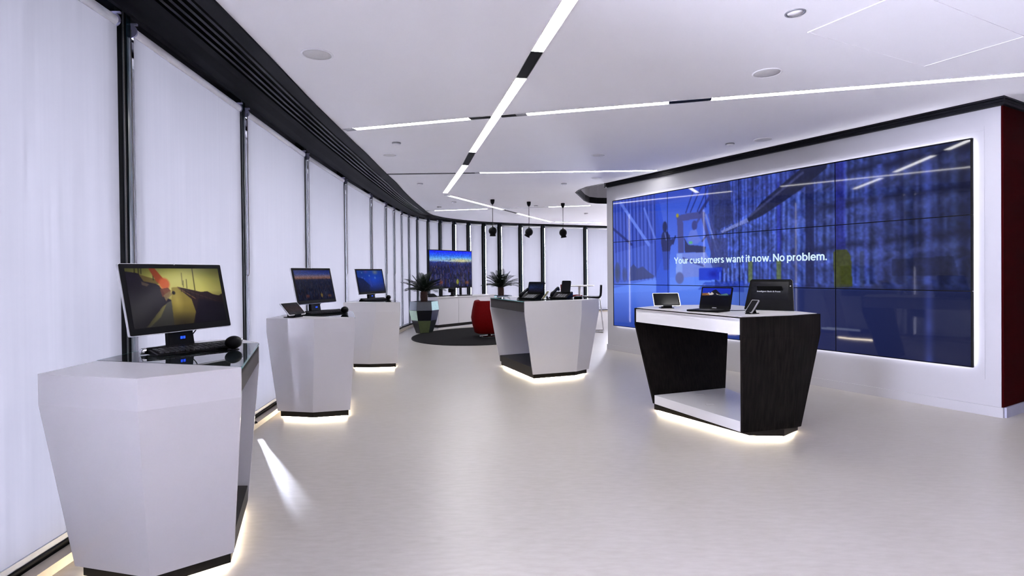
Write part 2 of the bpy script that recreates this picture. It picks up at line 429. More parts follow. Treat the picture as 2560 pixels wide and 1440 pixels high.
    p.blend(np.clip((1 - np.hypot((p.x - 0.684) / 0.014, (p.y - 0.182) / 0.016)) * 4, 0, 1), C8(150, 140, 40))
    p.poly([(0.675, 0.445), (0.93, 0.445), (0.99, 0.56), (0.95, 0.605), (0.72, 0.61), (0.69, 0.63), (0.665, 0.58)], C8(108, 128, 214))
    p.poly([(0.675, 0.445), (0.725, 0.445), (0.725, 0.60), (0.69, 0.63), (0.665, 0.58)], C8(124, 150, 230))
    p.poly([(0.73, 0.47), (0.92, 0.53), (0.92, 0.545), (0.73, 0.49)], C8(66, 78, 154))
    p.blend(np.clip((1 - np.hypot((p.x - 0.70) / 0.042, (p.y - 0.615) / 0.045)) * 5, 0, 1), C8(84, 92, 152), 0.9)
    p.poly([(0.87, 0.55), (1.06, 0.545), (1.06, 0.625), (0.87, 0.63)], C8(34, 58, 196), 0.9)
    p.blend(np.clip(1 - np.hypot((p.x - 0.99) / 0.06, (p.y - 0.59) / 0.035), 0, 1), C8(24, 30, 150), 0.9)
    for k in range(14):
        X = 1.04 + 0.016 * k
        p.line((X, 0.52 + .08 * rng.random()), (X, 0.645), 0.008, C8(18, 26, 84) if k % 2 else C8(92, 126, 232), 0.75)
    p.poly([(0.92, 0.64), (1.22, 0.63), (1.22, 0.70), (0.86, 0.69)], C8(36, 58, 170), 0.6)
    # protection posts
    for X in (1.250, 1.438):
        p.poly([(X, 0.51), (X + 0.03, 0.51), (X + 0.03, 0.64), (X, 0.64)], C8(82, 98, 56), 0.9)
    p.poly([(1.767, 0.475), (1.785, 0.462), (1.835, 0.462), (1.858, 0.50), (1.865, 0.655), (1.773, 0.665)], C8(66, 73, 16), 0.9)
    p.poly([(1.90, 0.48), (1.925, 0.47), (1.925, 0.66), (1.90, 0.66)], C8(44, 50, 60), 0.5)
    # floor to the right
    m = np.clip((p.x - 1.0) / 0.6, 0, 1) * np.clip((p.y - 0.645) / 0.03, 0, 1)
    p.blend(m, C8(24, 31, 76), 0.92)
    p.poly([(1.70, 0.875), (1.90, 0.872), (1.90, 0.882), (1.70, 0.888)], C8(120, 128, 150), 0.6)
    for X, w, y0, y1 in ((2.205, .016, 0.03, 1.0), (1.998, .014, 0.05, 0.62), (1.83, .008, 0, 0.4), (1.93, .012, 0.1, .62)):
        m = np.exp(-((p.x - X) / w) ** 2) * (0.25 + 0.75 * vnoise(W, H, 2, 18, int(X * 99))) * (p.y > y0) * (p.y < y1)
        p.blend(m, C8(82, 104, 226), 0.75)
    p.poly([(2.05, 0.52), (2.30, 0.51), (2.32, 0.60), (2.05, 0.60)], C8(14, 18, 52), 0.55)
    p.a *= (1 + (0.30 * vnoise(W, H, 260, 110, 11) - 0.15) * np.clip((p.x - 0.9) / 0.2, 0.1, 1) * (p.y < 0.66))[..., None]
    p.a = blur(p.a, 1)
    p.a *= (1 - 0.32 * np.clip((p.x - 1.5) / 0.85, 0, 1))[..., None]
    return p

def blur(a, n=1):
    for _ in range(n):
        q = np.pad(a, ((1, 1), (1, 1), (0, 0)), mode='edge')
        a = (q[1:-1, 1:-1] * 2 + q[:-2, 1:-1] + q[2:, 1:-1] + q[1:-1, :-2] + q[1:-1, 2:]) / 6
    return a
def sunset_road():
    p = Pic(290, 178, 1.63)
    p.vgrad([(0, (104, 104, 40)), (0.2, (160, 156, 78)), (0.42, (186, 178, 96)), (0.6, (120, 108, 52)), (1, (30, 24, 24))])
    p.blob((0.85, 0.22), 0.65, 0.4, C8(196, 190, 116), 0.6, 0.9)
    # bank and trees on the right, dark ground below the fence
    p.poly([(0.80, 0.33), (1.0, 0.38), (1.22, 0.44), (1.34, 0.43), (1.44, 0.49), (1.56, 0.52), (1.63, 0.48), (1.63, 1.0), (1.0, 1.0), (0.93, 0.62)], C8(38, 26, 28))
    p.poly([(0.70, 0.34), (0.79, 0.335), (1.02, 0.56), (1.06, 0.80), (0.98, 1.0), (0.60, 1.0), (0.66, 0.62)], C8(128, 112, 50))
    p.blob((0.76, 0.56), 0.12, 0.30, C8(172, 154, 78), 0.7, 1)
    p.blob((0.80, 0.98), 0.45, 0.22, C8(40, 32, 26), 0.75, 1)
    p.line((0.80, 0.34), (1.10, 0.56), 0.016, C8(128, 92, 56), 0.8)
    p.line((0.82, 0.35), (1.5, 0.62), 0.012, C8(84, 58, 44), 0.7)
    for k in range(9):
        p.line((0.86 + .08 * k, 0.36 + .03 * k), (0.86 + .08 * k, 0.42 + .05 * k), 0.009, C8(16, 10, 14), 0.9)
    p.poly([(1.15, 0.56), (1.63, 0.66), (1.63, 1.0), (1.0, 1.0)], C8(20, 15, 30), 0.85)
    # dark car body and kerb on the left
    p.poly([(0, 0.05), (0.18, 0.08), (0.50, 0.30), (0.60, 0.52), (0.66, 0.56), (0.64, 1.0), (0, 1.0)], C8(24, 17, 32))
    p.poly([(0.58, 0.60), (0.66, 0.57), (0.64, 1.0), (0.22, 1.0)], C8(70, 68, 62))
    p.poly([(0.50, 0.66), (0.57, 0.62), (0.44, 0.84), (0.24, 1.0), (0.18, 1.0)], C8(140, 132, 66), 0.7)
    p.poly([(0.20, 0.10), (0.46, 0.19), (0.50, 0.28), (0.26, 0.22)], C8(98, 82, 36))
    p.poly([(0.22, 0.22), (0.34, 0.27), (0.30, 0.31), (0.22, 0.28)], C8(92, 76, 60), 0.8)
    for x, y in ((0.14, .10), (0.20, .13), (0.24, .09), (0.42, .20)):
        p.line((x + .01, 0.0), (x, y), .014, C8(28, 20, 20), 0.9)
    # arm and head
    p.poly([(0.37, 0.0), (0.47, 0.0), (0.58, 0.17), (0.62, 0.22), (0.55, 0.30), (0.47, 0.24), (0.41, 0.10)], C8(138, 58, 26))
    p.blob((0.59, 0.27), 0.105, 0.12, C8(186, 84, 44), 0.98, 0.35)
    p.poly([(0.50, 0.36), (0.64, 0.34), (0.68, 0.40), (0.62, 0.50), (0.52, 0.50)], C8(96, 44, 34), 0.9)
    p.blob((0.72, 0.435), 0.035, 0.04, C8(16, 12, 14), 1, 0.4)
    p.poly([(0.54, 0.47), (0.66, 0.40), (0.69, 0.46), (0.60, 0.54), (0.57, 0.58)], C8(120, 100, 70), 0.85)
    for x, y0, y1, w in ((0.90, 0.08, 0.30, .009), (0.97, 0.20, 0.36, .012), (0.91, 0.22, 0.34, .009), (1.11, 0.0, 0.42, .016)):
        p.line((x + 0.015, y0), (x, y1), w, C8(44, 36, 22), 0.9)
    r = np.hypot((p.x - 0.85) / 1.0, (p.y - 0.36) / 0.68)
    p.a *= (1 - 0.8 * np.clip(r - 0.40, 0, 1))[..., None]
    p.a = blur(p.a, 2)
    return p

def city(vivid, seed):
    p = Pic(220, 136, 1.62)
    W, H = p.W, p.H
    if vivid: p.vgrad([(0, (6, 22, 240)), (0.12, (28, 92, 235)), (0.2, (96, 160, 225)), (0.27, (140, 175, 205)), (0.31, (40, 62, 170)), (0.45, (14, 18, 80)), (1, (10, 10, 40))])
    else: p.vgrad([(0, (14, 26, 92)), (0.12, (40, 54, 112)), (0.22, (112, 88, 92)), (0.27, (104, 70, 60)), (0.33, (24, 30, 66)), (0.6, (14, 16, 36)), (1, (16, 14, 26))])
    if vivid:
        p.blob((1.2, 0.27), 0.7, 0.09, C8(214, 196, 110), 0.75, 0.9)
        p.poly([(0.62, 0.24), (0.82, 0.235), (0.76, 0.265)], C8(40, 60, 140), 0.8)
    r = np.random.default_rng(seed)
    for k in range(420):
        y = 0.33 + 0.67 * r.random() ** 1.1
        x = 1.62 * r.random(); d = (y - 0.3) / 0.7
        h = (0.03 + 0.14 * r.random()) * (0.5 + d); w = (0.008 + 0.03 * r.random()) * (0.5 + d)
        pal = ((16, 22, 92), (8, 8, 30), (30, 40, 150), (52, 60, 140), (20, 16, 44)) if vivid else ((14, 20, 44), (10, 10, 20), (26, 34, 60), (40, 44, 66), (20, 20, 30))
        c = C8(*pal[r.integers(5)])
        p.poly([(x, y), (x + w, y), (x + w, y - h), (x, y - h)], c, 0.8)
        if r.random() < 0.45:
            cc = ((150, 120, 100), (170, 96, 40), (210, 190, 170), (90, 110, 220)) if vivid else ((96, 74, 60), (110, 64, 30), (90, 90, 90), (50, 60, 110))
            p.line((x + w * .5, y), (x + w * .5, y - h * .9), 0.008 + .004 * d, C8(*cc[r.integers(4)]), 0.6)
    p.blob((1.05, 0.85), 0.07, 0.10, C8(214, 220, 60) if vivid else C8(150, 120, 50), 0.85, 0.6)
    p.blob((1.42, 0.88), 0.13, 0.07, C8(190, 110, 40) if vivid else C8(140, 84, 40), 0.7, 0.8)
    p.blob((0.42, 0.86), 0.10, 0.08, C8(180, 84, 30) if vivid else C8(130, 60, 30), 0.7, 0.8)
    p.a *= ((0.8 + 0.4 * vnoise(W, H, 60, 40, seed)) * np.where(p.y > 0.3, 0.72, 1.0))[..., None]
    return p

def deep_blue():
    p = Pic(140, 86, 1.62)
    p.vgrad([(0, (22, 52, 120)), (0.4, (16, 44, 130)), (1, (8, 14, 44))])
    p.blob((1.0, 0.45), 0.8, 0.6, C8(20, 66, 190), 0.7, 1)
    p.blob((1.15, 0.08), 0.22, 0.16, C8(112, 116, 110), 0.8, 1)
    p.blob((0.55, 0.05), 0.2, 0.12, C8(74, 60, 130), 0.7, 1)
    for x, y, r_ in ((0.30, 0.10, .05), (0.28, 0.33, .045), (0.42, 0.38, .03), (0.75, 0.25, .06), (1.1, 0.35, .08)):
        p.blob((x, y), r_, r_, C8(120, 150, 190), 0.7, 1)
    p.poly([(0, 0.3), (0.35, 0.4), (0.7, 0.7), (0.6, 1), (0, 1)], C8(8, 16, 44), 0.7)
    p.line((0.72, 0.4), (0.8, 0.75), 0.06, C8(50, 60, 150), 0.6)
    for k in range(40):
        p.blob((1.62 * rng.random(), 0.3 + .6 * rng.random()), .02, .02, C8(60, 100, 200), 0.5, 1)
    return p

def mountain():
    p = Pic(120, 80, 1.5)
    p.vgrad([(0, (20, 44, 190)), (0.3, (26, 50, 170)), (0.38, (20, 26, 60)), (0.5, (6, 6, 10)), (1, (5, 5, 8))])
    p.poly([(0.3, 0.42), (0.55, 0.14), (0.7, 0.06), (0.85, 0.20), (1.1, 0.42)], C8(22, 22, 34))
    for q in ([(0.2, 0.38), (0.36, 0.24), (0.42, 0.32), (0.52, 0.22), (0.62, 0.36), (0.5, 0.40)], [(0.74, 0.30), (0.86, 0.36), (0.98, 0.37), (0.80, 0.38)], [(0.45, 0.30), (0.6, 0.28), (0.62, 0.33)]):
        p.poly(q, C8(210, 200, 196), 0.9)
    p.poly([(0.0, 0.30), (0.3, 0.28), (0.42, 0.42), (0, 0.44)], C8(150, 96, 40), 0.8)
    p.poly([(1.0, 0.36), (1.3, 0.28), (1.4, 0.40), (0.9, 0.42)], C8(90, 130, 120), 0.8)
    p.blob((1.25, 0.62), 0.22, 0.05, C8(20, 30, 70), 0.8, 1)
    return p

def dim_picture(cols, ax, seed):
    p = Pic(60, 60, ax)
    p.vgrad([(0, cols[0]), (0.5, cols[1]), (1, cols[2])])
    p.a *= (0.6 + 0.8 * vnoise(60, 60, 12, 12, seed))[..., None]
    return p

def picture_mesh(name, pic, o, ux, uy, m, x0=0.0, x1=1.0, y0=0.0, y1=1.0):
    """Flat screen face: top left corner o, ux and uy its full width and height vectors; shows the part x0..x1, y0..y1 of the picture."""
    i0, i1 = int(round(x0 * (pic.W - 1))), int(round(x1 * (pic.W - 1)))
    j0, j1 = int(round(y0 * (pic.H - 1))), int(round(y1 * (pic.H - 1)))
    a = lin(pic.a[j0:j1 + 1, i0:i1 + 1]); h, w = a.shape[:2]
    U, V = np.meshgrid(np.linspace(0, 1, w), np.linspace(0, 1, h))
    P = np.array(o)[None, None] + U[..., None] * np.array(ux) + V[..., None] * np.array(uy)
    me = bpy.data.meshes.new(name)
    idx = np.arange(w * h).reshape(h, w)
    q = np.stack([idx[:-1, :-1], idx[1:, :-1], idx[1:, 1:], idx[:-1, 1:]], -1).reshape(-1, 4)
    me.vertices.add(w * h); me.vertices.foreach_set('co', P.reshape(-1).astype(np.float32))
    nq = len(q)
    me.loops.add(nq * 4); me.loops.foreach_set('vertex_index', q.reshape(-1).astype(np.int32))
    me.polygons.add(nq)
    me.polygons.foreach_set('loop_start', np.arange(0, nq * 4, 4, dtype=np.int32))
    me.update(calc_edges=True)
    at = me.color_attributes.new('picture', 'FLOAT_COLOR', 'POINT')
    at.data.foreach_set('color', np.concatenate([a.reshape(-1, 3), np.ones((w * h, 1))], 1).reshape(-1).astype(np.float32))
    me.materials.append(m)
    me.validate()
    return me
def picture_object(name, parent, *a, local=False, **k):
    o = bpy.data.objects.new(name, picture_mesh(name, *a, **k))
    COL.objects.link(o); attach(o, parent, local)
    return o
def text_object(name, body, origin, right, upv, height, width, m, parent, bold=0.0, local=False):
    cu = bpy.data.curves.new(name, 'FONT'); cu.body = body; cu.size = 1.0; cu.offset = bold; cu.resolution_u = 4
    to = bpy.data.objects.new(name, cu); COL.objects.link(to)
    bpy.context.view_layer.update()
    me = bpy.data.meshes.new_from_object(to.evaluated_get(bpy.context.evaluated_depsgraph_get()))
    bpy.data.objects.remove(to)
    xs = [v.co.x for v in me.vertices]
    k = width / (max(xs) - min(xs)); x0 = min(xs); cap = height / 0.70
    r_, u_, o_ = Vector(right), Vector(upv), Vector(origin)
    for v in me.vertices:
        v.co = o_ + r_ * (v.co.x - x0) * k + u_ * v.co.y * cap
    me.materials.clear(); me.materials.append(m)
    o = bpy.data.objects.new(name, me); COL.objects.link(o); attach(o, parent, local)
    return o

def grotesk_text(name, body, origin, right, upv, cap, width, m, parent):
    """Bold sans lettering drawn with flat strokes; a flat print on the screen."""
    w = 0.165; h = w / 2; XH = 0.74
    def arc(cx, cy, rx, ry, a0, a1, n=14):
        return [(cx + (rx - h) * math.cos(R(a0 + (a1 - a0) * k / n)), cy + (ry - h) * math.sin(R(a0 + (a1 - a0) * k / n))) for k in range(n + 1)]
    bowl = arc(0.31, 0.37, 0.31, 0.385, 0, 360, 26)
    arch = lambda x: arc(x + 0.245, 0.42, 0.245 , 0.335, 180, 0, 12)
    G = {
        'Y': (0.72, [[(0.05, 1), (0.36, 0.45)], [(0.67, 1), (0.36, 0.45)], [(0.36, 0.5), (0.36, 0)]]),
        'N': (0.74, [[(h, 0), (h, 1)], [(h, 0.96), (0.74 - h, 0.04)], [(0.74 - h, 0), (0.74 - h, 1)]]),
        'o': (0.62, [bowl]),
        'c': (0.56, [arc(0.31, 0.37, 0.31, 0.385, 48, 312, 22)]),
        'e': (0.60, [arc(0.31, 0.37, 0.31, 0.385, -40, -360, 26), [(h, 0.37), (0.60, 0.37)]]),
        'u': (0.56, [[(h, XH), (h, 0.30)], arc(0.28, 0.31, 0.28, 0.325, 180, 360, 12), [(0.56 - h, XH), (0.56 - h, 0)]]),
        'n': (0.56, [[(h, 0), (h, XH)], arc(0.28, 0.43, 0.28, 0.325, 180, 0, 12), [(0.56 - h, 0.43), (0.56 - h, 0)]]),
        'm': (0.86, [[(h, 0), (h, XH)], arc(0.255, 0.44, 0.255, 0.315, 180, 0, 12), [(0.51 - h, 0.44), (0.51 - h, 0)], arc(0.605, 0.44, 0.255, 0.315, 180, 0, 12), [(0.86 - h, 0.44), (0.86 - h, 0)]]),
        'r': (0.34, [[(h, 0), (h, XH)], arc(0.30, 0.40, 0.30, 0.345, 170, 85, 8)]),
        's': (0.52, [arc(0.26, 0.535, 0.24, 0.22, 25, 250, 14) + arc(0.26, 0.205, 0.25, 0.22, 75, -155, 14)]),
        't': (0.36, [[(0.17, 0.94), (0.17, 0.16)], arc(0.285, 0.19, 0.20, 0.195, 185, 280, 7), [(0.0, 0.665), (0.35, 0.665)]]),
        'w': (0.88, [[(0.06, XH), (0.25, 0.02)], [(0.25, 0.02), (0.44, 0.70)], [(0.44, 0.70), (0.63, 0.02)], [(0.63, 0.02), (0.82, XH)]]),
        'a': (0.56, [arc(0.27, 0.50, 0.245, 0.255, 165, 0, 12), [(0.515 - h, 0.50), (0.515 - h, 0.0)], arc(0.25, 0.205, 0.25, 0.215, 0, 360, 20)]),
        'i': (0.17, [[(h, 0), (h, XH)], [(h, 0.85), (h, 1.0)]]),
        'l': (0.17, [[(h, 0), (h, 1.0)]]),
        'p': (0.62, [[(h, -0.25), (h, XH)], bowl]),
        'b': (0.62, [[(h, 0), (h, 1.0)], bowl]),
        '.': (0.18, [[(0.09, 0.0), (0.09, 0.18)]]),
    }
    mb2 = []; fs = []; x = 0.0; lvl = 0
    for ch in body:
        if ch == ' ': x += 0.20; continue
        adv, strokes = G[ch]
        for st in strokes:
            P = [Vector(q) for q in st]; b0 = len(mb2); n = len(P); lvl += 1
            for i in range(n):
                t0 = (P[i] - P[i - 1]).normalized() if i else (P[1] - P[0]).normalized()
                t1 = (P[i + 1] - P[i]).normalized() if i < n - 1 else t0
                t = (t0 + t1).normalized(); nr = Vector((-t.y, t.x)) * h / max(0.5, t.dot(t0))
                for q in (P[i] + nr, P[i] - nr): mb2.append((x + q.x, q.y, lvl))
            fs += [(b0 + 2 * i, b0 + 2 * i + 1, b0 + 2 * i + 3, b0 + 2 * i + 2) for i in range(n - 1)]
        x += adv + 0.065
    k = width / (x - 0.065)
    r_, u_, o_ = Vector(right), Vector(upv), Vector(origin)
    nrm = r_.cross(u_)
    me = bpy.data.meshes.new(name)
    me.from_pydata([o_ + r_ * a * k + u_ * b_ * cap + nrm * (l * 1e-5) for a, b_, l in mb2], [], fs)
    me.materials.append(m); me.update()
    o = bpy.data.objects.new(name, me); COL.objects.link(o); attach(o, parent)
    return o

# ------------------------------------------------------------------ curves of the facade
ZC = 2.767
BAYS = [(-1.47, -6.2), (-1.69, -4.3), (-1.86, -2.4), (-1.97, -0.5), (-2.065, 1.32), (-2.151, 3.124), (-2.276, 4.752), (-2.418, 6.573), (-2.507, 8.4), (-2.553, 10.118), (-2.571, 11.371), (-2.57, 12.162),
        (-2.56, 12.95), (-2.52, 13.631), (-2.42, 14.246), (-2.231, 14.813), (-1.962, 15.25), (-1.625, 15.66), (-1.246, 16.024), (-0.826, 16.341), (-0.365, 16.62), (0.258, 16.965),
        (0.954, 17.271), (2.347, 17.909), (3.75, 18.52), (5.3, 19.15), (6.9, 19.75)]
VB = [Vector((a, b)) for a, b in BAYS]
def smooth_path(pts, n=6):
    out = []
    for i in range(len(pts) - 1):
        p0, p1, p2, p3 = pts[max(i - 1, 0)], pts[i], pts[i + 1], pts[min(i + 2, len(pts) - 1)]
        for k in range(n):
            t = k / n
            out.append(0.5 * ((2 * p1) + (p2 - p0) * t + (2 * p0 - 5 * p1 + 4 * p2 - p3) * t * t + (3 * p1 - p0 - 3 * p2 + p3) * t ** 3))
    out.append(pts[-1])
    return out
PATH = smooth_path(VB)
NORM = []
for i, p in enumerate(PATH):
    t = (PATH[min(i + 1, len(PATH) - 1)] - PATH[max(i - 1, 0)]).normalized()
    NORM.append(Vector((t.y, -t.x)))          # towards the room
wy = [(-3, .60), (3, .575), (4.7, .60), (6.8, .68), (9, .68), (10.3, .63), (12.8, .57), (13.9, .50), (14.8, .46), (15.6, .36), (16.2, .27), (16.8, .22), (20, .20)]
WID = [float(np.interp(p.y, [a for a, b in wy], [b for a, b in wy])) for p in PATH]
def off(d, z):      # path shifted d metres into the room
    return [(p.x + n.x * d, p.y + n.y * d, z) for p, n in zip(PATH, NORM)]
def offw(u, z):     # u = 0 at the ceiling edge, 1 at the blinds
    return [(p.x + n.x * w * (1 - u), p.y + n.y * w * (1 - u), z) for p, n, w in zip(PATH, NORM, WID)]

def strip_solid(prof, fn):
    """Sweep a closed cross-section [(u, z)] along the facade."""
    mb = MB()
    rows = [fn(u, z) for u, z in prof]
    mb.loft([[r[i] for r in rows] for i in range(len(PATH))])
    return mb

# ------------------------------------------------------------------ room shell
FOOT = [(p[0], p[1]) for p in off(-0.32, 0)] + [(8.1, 20.4), (8.1, -6.4)]
MB().prism(FOOT, -0.1, 0.0).build('floor', M['floor'], kind='structure')

hole = [(1.53, 9.378), (1.329, 9.671), (1.235, 10.04), (1.213, 10.339), (1.393, 11.011), (1.52, 11.5), (1.66, 11.86), (1.85, 12.02), (2.2, 12.10), (3.0, 12.05), (4.2, 11.6), (4.9, 10.6), (4.9, 9.5), (4.3, 8.7), (3.2, 8.5), (2.2, 8.75)]
def ceiling_mesh():
    bm = bmesh.new()
    outer = [(p[0], p[1]) for p in offw(0.0, 0)] + [(8.0, 20.2), (8.0, -6.3)]
    es = []
    for loop in (outer, hole):
        vs = [bm.verts.new((x, y, ZC)) for x, y in loop]
        es += [bm.edges.new((vs[i], vs[(i + 1) % len(vs)])) for i in range(len(vs))]
    bmesh.ops.triangle_fill(bm, use_beauty=True, use_dissolve=False, edges=es)
    bmesh.ops.recalc_face_normals(bm, faces=bm.faces)
    me = bpy.data.meshes.new('ceiling'); bm.to_mesh(me); bm.free()
    me.materials.append(M['ceiling'])
    o = bpy.data.objects.new('ceiling', me); COL.objects.link(o); o['kind'] = 'structure'
    return o
ceil = ceiling_mesh()
# roof slab above, so that no sky leaks in
MB().prism([(p[0], p[1]) for p in off(-0.95, 0)] + [(8.1, 20.4), (8.1, -6.4)], ZC + 0.55, ZC + 0.65).build('roof_slab', M['backwall'], kind='structure')

# recess in the ceiling beyond the video wall
rc = structure('trim_2', (2.5, 10.5, ZC))
cx_, cy_ = 2.9, 10.4
mb = MB(); n = len(hole)
grow = [(cx_ + (x - cx_) * 1.02, cy_ + (y - cy_) * 1.02) for x, y in hole]
mb.loft([[(x, y, ZC + 0.12) for x, y in hole], [(x, y, ZC + 0.50) for x, y in hole], [(x, y, ZC + 0.50) for x, y in grow], [(x, y, ZC + 0.12) for x, y in grow]], caps=False)
mb.build('recess_wall', M['wall'], rc)
mb = MB()
mb.loft([[(x, y, ZC - 0.004) for x, y in hole], [(x, y, ZC + 0.12) for x, y in hole], [(x, y, ZC + 0.12) for x, y in grow], [(x, y, ZC - 0.004) for x, y in grow], [(x, y, ZC - 0.004) for x, y in hole]], caps=False)
mb.build('recess_rim', M['black'], rc)
MB().prism(grow, ZC + 0.50, ZC + 0.52).build('recess_lid', M['ceiling'], rc)

# black bulkhead with linear slots above the blinds
bk = structure('trim_1', (-1.7, 5, ZC))
strip_solid([(0.0, 2.752), (0.0, 2.80), (0.17, 2.80), (0.17, 2.752)], offw).build('fascia', M['black'], bk)
strip_solid([(0.16, 2.85), (0.16, 2.86), (0.56, 2.86), (0.56, 2.85)], offw).build('slot_backing', M['mattblack'], bk)
for k in range(4):
    u = 0.205 + 0.085 * k
    strip_solid([(u, 2.754), (u, 2.80), (u + 0.034, 2.80), (u + 0.034, 2.754)], offw).build('slat', M['blackgloss'], bk)
strip_solid([(0.53, 2.753), (0.53, 2.82), (0.56, 2.82), (0.91, 2.80), (0.91, 2.735), (0.86, 2.731), (0.75, 2.737), (0.62, 2.748)], offw).build('cove', M['cove'], bk)
strip_solid([(-0.36, 2.88), (-0.36, 2.96), (-1.7, 2.96), (-1.7, 2.88)], off).build('added_shade_canopy', M['backwall'], kind='structure')  # unseen outer canopy, added to darken the tops of the blinds
strip_solid([(0.55, 2.83), (0.55, 2.85), (1.35, 2.85), (1.35, 2.83)], offw).build('blind_recess', M['mattblack'], bk)

strip_solid([(0.10, 0.0), (0.10, 0.045), (-0.22, 0.045), (-0.22, 0.0)], off).build('baseboard_left', M['plinth'], kind='structure')

# facade bays: mullions, panes, sills, and the blinds
GAP = 0.15
def bay(i, with_blind=True, label=None):
    a, b = VB[i], VB[i + 1]
    t = (b - a).normalized(); n2 = Vector((t.y, -t.x)); L = (b - a).length
    T, Nn, Z = Vector((t.x, t.y, 0)), Vector((n2.x, n2.y, 0)), Vector((0, 0, 1))
    A3, B3 = Vector((a.x, a.y, 0)), Vector((b.x, b.y, 0))
    w = structure('window_%d' % (i + 1), A3)
    # mullion at the start of the bay
    mid = A3 - Nn * 0.075
    MB().obox(mid + Z * 1.44, T, Nn, Z, 0.0715, 0.070, 1.39).build('mullion', M['mullion'], w)
    MB().obox(mid + Nn * 0.072 + Z * 1.44, T, Nn, Z, 0.006, 0.002, 1.39).build('gasket', M['gasket'], w)
    MB().obox(mid + T * 0.052 + Nn * 0.0715 + Z * 1.44, T, Nn, Z, 0.019, 0.002, 1.39).build('glass_fin', M['fin'], w)
    MB().obox((A3 + B3) / 2 - Nn * 0.14 + Z * 1.44, T, Nn, Z, L / 2 - 0.05, 0.004, 1.39).build('pane', M['pane'], w)
    MB().obox((A3 + B3) / 2 - Nn * 0.06 + Z * 0.0575, T, Nn, Z, L / 2, 0.095, 0.0125).build('sill', M['mattblack'], w)
    MB().obox((A3 + B3) / 2 - Nn * 0.14 + Z * 2.765, T, Nn, Z, L / 2, 0.05, 0.065).build('head_rail', M['black'], w)
    if not with_blind: return
    g = GAP / 2
    p0, p1 = A3 + T * g, B3 - T * g
    bl = thing('roller_blind', label, 'blind', (A3 + B3) / 2 + Z * 2.69, group='roller blinds along the curved window wall')
    MB().tube([p0 + Z * 2.69 + T * 0.012, p1 + Z * 2.69 - T * 0.012], 0.030, 16).build('roller_tube', M['tube'], bl)
    f0, f1 = p0 + Nn * 0.012, p1 + Nn * 0.012
    MB().add([f0 + Z * 0.09, f1 + Z * 0.09, f1 + Z * 2.665, f0 + Z * 2.665], [(0, 1, 2, 3)]).build('fabric', M['fabric'], bl)
    MB().obox((f0 + f1) / 2 + Z * 0.085, T, Nn, Z, (p1 - p0).length / 2, 0.008, 0.014).build('hem_bar', M['hem'], bl)
    for e in (p0, p1):
        mbk = MB()
        mbk.obox(e + Z * 2.733, T, Nn, Z, 0.006, 0.034, 0.006)
        c = e + Z * 2.692
        ring = lambda s: [c + T * s + Nn * 0.033 * math.cos(k * math.pi / 8) + Z * 0.033 * (1.2 if 1 <= k <= 7 else 1) * math.sin(k * math.pi / 8) for k in range(16)]
        mbk.loft([ring(-0.004), ring(0.004)])
        mbk.build('bracket', M['bracket'], bl)
    if i < 11:
        q = p1 + Nn * 0.045 - T * 0.0 + T * 0.035
        pts = [q - T * 0.033 + Z * 2.67] + [q - T * 0.033 + Z * z for z in (2.2, 1.8, 1.45)]
        for k in range(7):
            an = math.pi * k / 6
            pts.append(q + T * (-0.033 * math.cos(an)) + Z * (1.36 - 0.07 * math.sin(an)))
        pts += [q + T * 0.033 + Z * z for z in (1.45, 1.8, 2.2, 2.67)]
        MB().tube(pts, 0.003, 6).build('pull_chain', M['chain'], bl)

ordn = ['second', 'third', 'fourth', 'fifth', 'sixth', 'seventh', 'eighth', 'ninth', 'tenth', 'eleventh', 'twelfth', 'thirteenth', 'fourteenth', 'fifteenth', 'sixteenth', 'seventeenth']
for i in range(len(VB) - 1):
    i2 = i - 2
    if i2 == 2: lab = 'widest white roller blind at the left edge, beside the nearest counter'
    elif i2 == 3: lab = 'white roller blind directly behind the monitor on the nearest counter'
    elif i2 == 4: lab = 'white roller blind between the nearest and the second white counter'
    elif i2 == 20: lab = 'wide white roller blind on the far facade behind the third pendant lamp'
    elif i2 == 21: lab = 'white roller blind on the far facade partly hidden by the video wall'
    elif i2 == 19: lab = 'white roller blind on the far facade behind the middle pendant lamp'
    elif 4 < i2 < 19: lab = 'white roller blind, %s bay counted along the curve from the left edge' % ordn[i2 - 3]
    elif i2 == -2: lab = 'white roller blind behind the viewpoint near the back wall'
    else: lab = None
    bay(i, lab is not None, lab)

# back and side walls of the room
MB().box(-2.0, 8.2, -6.4, -6.3, 0, ZC + 0.5).build('wall_back', M['backwall'], kind='structure')
MB().box(8.0, 8.1, -7.0, 21, 0, ZC + 0.5).build('wall_east', M['backwall'], kind='structure')

# ------------------------------------------------------------------ video wall and its wall
SA = Vector((1.65080499, 9.13721189, 0)); SD = Vector((0.50362594, -0.86392182, 0)); SN = Vector((0.86392182, 0.50362594, 0)); SZ = Vector((0, 0, 1))
S0 = 0.41279
def sp3(s, z, dep=0.0): return SA + SD * s + SZ * z + SN * dep
def sbox(mb, s0, s1, z0, z1, d0, d1):
    return mb.loft([[sp3(s0, z, d) for z, d in ((z0, d0), (z1, d0), (z1, d1), (z0, d1))], [sp3(s1, z, d) for z, d in ((z0, d0), (z1, d0), (z1, d1), (z0, d1))]])
WD = 0.055
wr = sbox(MB(), -0.205, 5.02, 0, ZC + 0.3, WD, WD + 0.80).build('wall_right', M['wall'], kind='structure')
sbox(MB(), 5.02, 5.035, 0.09, 2.70, WD + 0.004, WD + 0.80).build('red_panel', M['redwall'], wr, label='dark red end panel')
